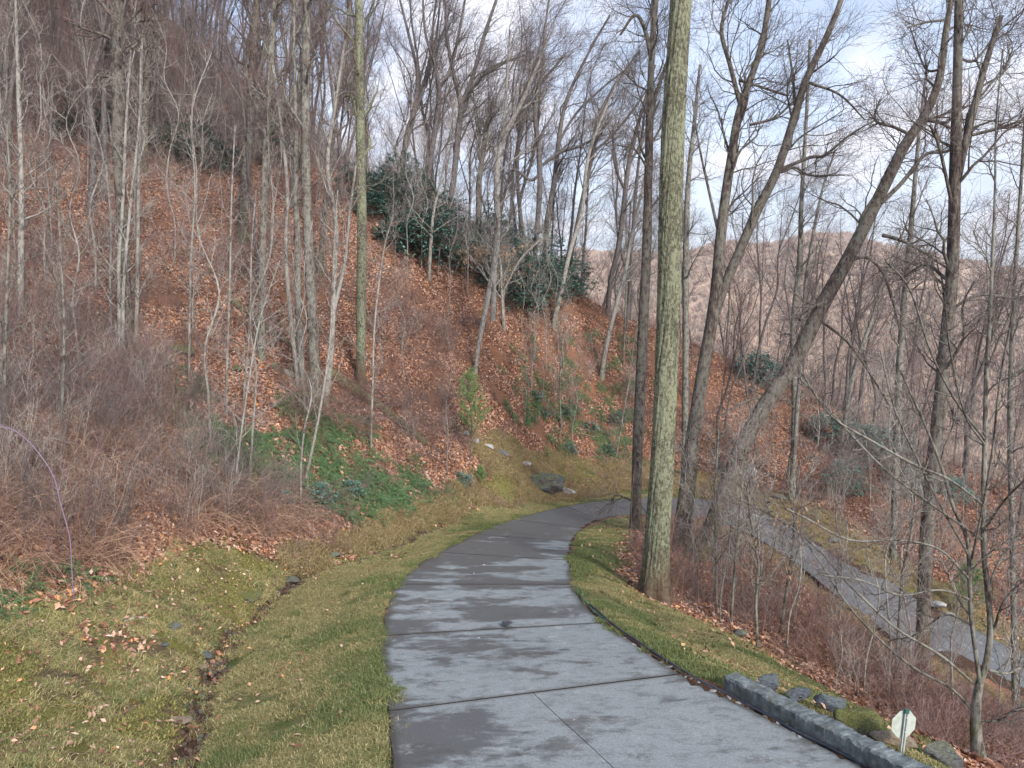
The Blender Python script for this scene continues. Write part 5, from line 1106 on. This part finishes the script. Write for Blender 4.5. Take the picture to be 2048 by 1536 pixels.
cu = ob('stone_curb', mesh('stone_curb', Vc.reshape(-1, 3), [Fq, caps], [m], False)); cu.location = o0
tag(cu, 'long rough blue gray stone curb along the lower right edge of the driveway', 'curb')
def pipe(name, pts, r, mt, label, cat, offs=0., zoff=.0):
    P = np.array([zc_(*q) if q[0] >= 1360 else Wz(q[0], q[1], np.interp(q[0], [1145, 1163, 1208, 1280, 1360], [-4.8, -4.66, -4.5, -4.3, -4.15])) for q in pts]); P = catmull(P, 120); P[:, 2] += r+.016+zoff
    P[:, 0] += (fbm(np.arange(120)*.13, np.zeros(120), int(offs*10)+3, 2)-.5)*.05+offs*.0
    o0 = P[0].copy(); g = Geo(); g.tubes((P-o0)[None], np.full((1, 120), r), 8); o_ = ob(name, g.mesh(name, [mt])); o_.location = o0; return tag(o_, label, cat)
def plain(name, colr, rough=.45, spec=.5):
    m, t, b = mat(name, rough, spec); v = coords(t)
    t.links.new(mixc(t, mrange(t, noise(t, v, 14, 5, .7), .4, .7, 0, .6), colr, tuple(x*.5+.04 for x in colr)), b.inputs['Base Color']); return m
M['pipe'] = plain('black_pipe', (.025, .035, .055), .35); M['hose'] = plain('green_hose', (.02, .13, .10), .4)
pipe('drain_pipe', [(1180,1213),(1222,1250),(1290,1299),(1356,1341),(1399,1366),(1447,1390),(1519,1427),(1600,1472),(1680,1512),(1760,1555),(1900,1635)], .019, M['pipe'], 'long black pipe lying along the right edge of the driveway', 'pipe')
pipe('drain_pipe', [(1196,1231),(1235,1264),(1300,1310),(1370,1353),(1430,1383),(1500,1421)], .011, plain('reddish_pipe', (.12, .05, .05), .4), 'thinner reddish cable lying beside the black pipe', 'cable', .3)
pipe('garden_hose', [(1152,1178),(1160,1193),(1178,1214),(1200,1236),(1216,1248)], .013, M['hose'], 'short green hose at the inner edge of the driveway', 'hose', .6)
shards = [(1385,1362,16),(1398,1371,18),(1412,1377,20),(1428,1386,22),(1440,1393,17),(1462,1400,18),(1480,1409,20),(1500,1418,14),(1532,1437,18),(1560,1450,20),(1338,1338,22),(1322,1328,12),(1300,1314,16),(1284,1303,12),(1268,1293,14),(1250,1279,9),(1232,1266,8),(1210,1245,8),(1600,1478,16),(1588,1470,12),(1352,1345,12),(1374,1357,12)]
for i, (x, y, w_) in enumerate(shards):
    p = zc_(x, y) if x >= 1360 else Wz(x, y, np.interp(x, [1208, 1280, 1360], [-4.5, -4.3, -4.15])); w2 = w_*p[1]/FPX/2
    o_ = ob('stone_shard', rock_mesh('stone_shard', 'rock_pale' if i % 4 else 'rock_tan', 300+i, 12, 2, .15)); o_.location = (p[0], p[1], p[2]+.012+w2*.22); o_.scale = (w2*1.25, w2*.9, w2*.32); o_.rotation_euler = (rng.normal()*.15, rng.normal()*.15, rng.uniform(-1.2, .2))
    tag(o_, '%s flat stone chip beside the pipe, %s counting down the driveway edge' % ('tan' if i % 4 == 0 else 'pale', ordn[i] if i < 20 else 'near the middle'), 'stone chip', 'stone chips along the driveway edge')
# sort their ordinals by distance so that the labels are true
ch = sorted([o_ for o_ in col.objects if o_.get('group') == 'stone chips along the driveway edge'], key=lambda q: -q.location.y)
def ordi(n):
    if n < 20: return ordn[n]
    tens = ['twentieth', 'twenty', 'thirty', 'forty', 'fifty', 'sixty']; k, r2 = divmod(n+1, 10)
    return ({2: 'twentieth', 3: 'thirtieth', 4: 'fortieth', 5: 'fiftieth', 6: 'sixtieth'}[k]) if r2 == 0 else tens[k-1 if k > 1 else 0].replace('twentieth', 'twenty')+'-'+ordn[r2-1]
ordi = lambda n: ordn[n] if n < 20 else (['twenty', 'thirty', 'forty', 'fifty', 'sixty'][(n+1)//10-2]+'-'+ordn[(n+1) % 10-1] if (n+1) % 10 else ['twentieth', 'thirtieth', 'fortieth', 'fiftieth', 'sixtieth'][(n+1)//10-2])
for i, q in enumerate(ch): q['label'] = 'flat pale stone chip, %s from the top of the line beside the pipe' % ordi(i)
# little octagonal sign, seen from behind
pf = hit(1803, 1513); ds_ = pf[1]; sr = 57*ds_/FPX/2/.924
top = Wd(1812, 1424, ds_); H_ = top[2]-pf[2]; root = empty('road_sign', pf, 'small octagonal metal sign seen from behind on a thin post among the boulders', 'sign')
root.rotation_euler = (0, math.radians(5), math.radians(12))
ms = plain('sign_metal', (.40, .45, .41), .5); mg = plain('galvanised_post', (.42, .47, .46), .45)
a8 = np.arange(8)*PI/4+PI/8; oc = np.stack([np.cos(a8)*sr, np.zeros(8), np.sin(a8)*sr], -1)
cz = H_-sr*.93
V = np.vstack([oc+[0, .018, cz], oc+[0, .021, cz]]); Fs = [np.array([[i, (i+1) % 8, 8+(i+1) % 8, 8+i] for i in range(8)])]
o_ = ob('sign_plate', mesh('sign_plate', V, [Fs[0], np.array([list(range(8))[::-1], list(range(8, 16))])], [ms], False), root)
def boxm(name, x0, x1, y0, y1, z0, z1, mt):
    V = np.array([(x, y, z) for x in (x0, x1) for y in (y0, y1) for z in (z0, z1)]); F = np.array([[0,1,3,2],[4,6,7,5],[0,4,5,1],[2,3,7,6],[0,2,6,4],[1,5,7,3]]); return mesh(name, V, F, [mt], False)
g = Geo()
for (x0, x1, y0, y1) in ((-.011, .011, .012, .0165), (-.011, -.008, -.004, .012), (.008, .011, -.004, .012), (-.019, -.011, -.006, -.003), (.011, .019, -.006, -.003)):
    me_ = np.array([(x, y, z) for x in (x0, x1) for y in (y0, y1) for z in (-.15, H_+.01)]); g.add(me_, np.array([[0,1,3,2],[4,6,7,5],[0,4,5,1],[2,3,7,6],[0,2,6,4],[1,5,7,3]]))
ob('post', g.mesh('post', [mg], False), root)
ob('cap_bracket', boxm('cap_bracket', -.02, .02, -.01, .0175, H_-.015, H_+.022, plain('dark_green_bracket', (.02, .10, .09))), root)
ob('bolt', boxm('bolt', -.006, .006, -.012, -.005, cz+sr*.5, cz+sr*.5+.012, mg), root); ob('bolt', boxm('bolt', -.006, .006, -.012, -.005, cz-sr*.5, cz-sr*.5+.012, mg), root)
# dark wet leaf clump and white flecks on the concrete
p = Wz(1014, 1254, -4.52); n = 60; a = rng.random(n)*6.28; r0 = .07*np.sqrt(rng.random(n)); lf = []
s_ = .022; V = []; 
for k in range(n):
    c_ = np.array([r0[k]*math.cos(a[k])*1.1, r0[k]*math.sin(a[k])*1.3, .004+.012*rng.random()]); z_ = rng.random()*6.28
    for q in range(4): V.append(c_+[s_*math.cos(z_+q*PI/2)*(1.4 if q % 2 else .8), s_*math.sin(z_+q*PI/2)*(1.4 if q % 2 else .8), .006*rng.random()])
o_ = ob('leaf_clump', mesh('leaf_clump', np.array(V), np.arange(n*4).reshape(-1, 4), [plain('wet_leaf', (.045, .042, .06), .5)], False)); o_.location = (p[0], p[1], p[2]+.05); tag(o_, 'dark wet clump of leaves on the concrete joint in mid driveway', 'leaf clump')
for i, (x, y) in enumerate([(931,1272),(957,1280),(1148,1447),(1170,1432),(1066,1534),(961,1089),(948,1150),(968,1130)]):
    p = Wz(x, y, {0: -4.48, 1: -4.46, 2: -4.1, 3: -4.12, 4: -3.96, 5: -5.6, 6: -4.95, 7: -5.1}[i]); s2 = .022 if y > 1200 else .035
    o_ = ob('pebble', rock_mesh('pebble', 'rock_pale', 400+i, 6, 1)); ic = int(np.hypot(SC[:, 0]-p[0], SC[:, 1]-p[1]).argmin())
    o_.location = (p[0], p[1], SC[ic, 2]+.012+s2*.3); o_.scale = (s2, s2*.7, s2*.4)
ch = sorted([o_ for o_ in col.objects if o_.name.startswith('pebble')], key=lambda q: q.location.y)
for i, q in enumerate(ch): tag(q, 'tiny white pebble on the driveway, %s from the near end' % ordn[i], 'pebble', 'white pebbles on the driveway')
# ------------------------------------------------------------------ labels that single out the repeated trees
marks = [(o_, n_m) for n_m, key in (('the pale left edge stem','smooth pale birch'),('the mossy oak','tall mossy oak'),('the twin crowned trunk','dark twin crowned'),('the tree cluster','thick gray trunk of the cluster'),('the lichen dappled trunk','straight lichen dappled'),('the twin limbed tree','forked tree with twin'),('the curved limb tree','tree with a long curved limb'),('the huge trunk','huge straight trunk'),('the leaning trunk','large mossy trunk leaning'),('the double topped tree','tall double topped')) for o_ in col.objects if str(o_.get('label', '')).startswith(key)]
mk = sorted((float(to_px(np.array(o_.location))[0]), n_m) for o_, n_m in marks)
from collections import defaultdict
zones = defaultdict(list)
short = {'bare trees covering the upper left mountainside': 'distant bare trees', 'bare trees along the crest behind the evergreens': 'crest trees', 'bare trees on the spur right of the evergreens': 'spur trees', 'bare trees before the far valley': 'valley side trees', 'bare trees at the right above the lower driveway': 'right hand trees', 'bare trees on the leafy slope at left': 'slope trees', 'saplings on the left slope': 'slope saplings', 'saplings left of the evergreens': 'midslope saplings', 'saplings on the brown leaf face': 'leaf face saplings', 'saplings around the lower driveway': 'roadside saplings', 'saplings in front of the evergreens': 'near thicket saplings', 'slim stems on the bank between the driveways': 'slim bank stems'}
for o_ in col.objects:
    if o_.get('group') in short:
        x = float(to_px(np.array(o_.location))[0]); i = sum(x > q[0] for q in mk); zones[(o_['group'], i)].append((x, o_))
for (gname, i), L_ in zones.items():
    L_.sort(key=lambda q: q[0])
    where = ('left of '+mk[0][1]) if i == 0 else ('right of '+mk[-1][1]) if i == len(mk) else 'between %s and %s' % (mk[i-1][1], mk[i][1])
    for k, (_, o_) in enumerate(L_): o_['label'] = ('%s of the %s %s' % (ordi(k), short[gname], where)) if len(L_) > 1 else ('lone one of the %s %s' % (short[gname], where))
L_ = sorted((float(to_px(np.array(o_.location))[1]), o_) for o_ in col.objects if o_.get('group') == 'evergreen ferns on the bank') if False else sorted([o_ for o_ in col.objects if o_.get('group') == 'evergreen ferns on the bank'], key=lambda q: q.location.y)
zf = defaultdict(list)
for o_ in L_: zf[int(float(to_px(np.array(o_.location))[0])//110)].append(o_)
names_x = {}
for k, Z in zf.items():
    px_ = k*110+55; nm = 'left of the rusty log' if px_ < 310 else 'right of the rusty log' if px_ < 460 else 'below the pale bent sapling' if px_ < 560 else 'below the tree cluster' if px_ < 670 else 'below the lichen dappled trunk' if px_ < 780 else 'near the tiny pine seedling'
    names_x.setdefault(nm, []).extend(Z)
for nm, Z in names_x.items():
    Z.sort(key=lambda q: q.location.x)
    for i, o_ in enumerate(Z): o_['label'] = 'green fern on the bank %s, %s from the left' % (nm, ordi(i))

# ------------------------------------------------------------------ air
if True:
    hb = ob('haze', boxm('haze', -3750, 3750, -3750, 3750, -330, 420, None))
    hb.data.materials.clear(); hm = bpy.data.materials.new('haze_air'); hm.use_nodes = True; ht = hm.node_tree; ht.nodes.clear()
    pv = ht.nodes.new('ShaderNodeVolumePrincipled'); pv.inputs['Color'].default_value = (.93, .95, 1, 1); pv.inputs['Density'].default_value = .00028; pv.inputs['Anisotropy'].default_value = .3
    mo_ = ht.nodes.new('ShaderNodeOutputMaterial'); ht.links.new(pv.outputs[0], mo_.inputs['Volume']); hb.data.materials.append(hm); tag(hb, kind='stuff')
    hb['label'] = 'thin pale winter haze lying over the whole valley'; hb['category'] = 'haze'
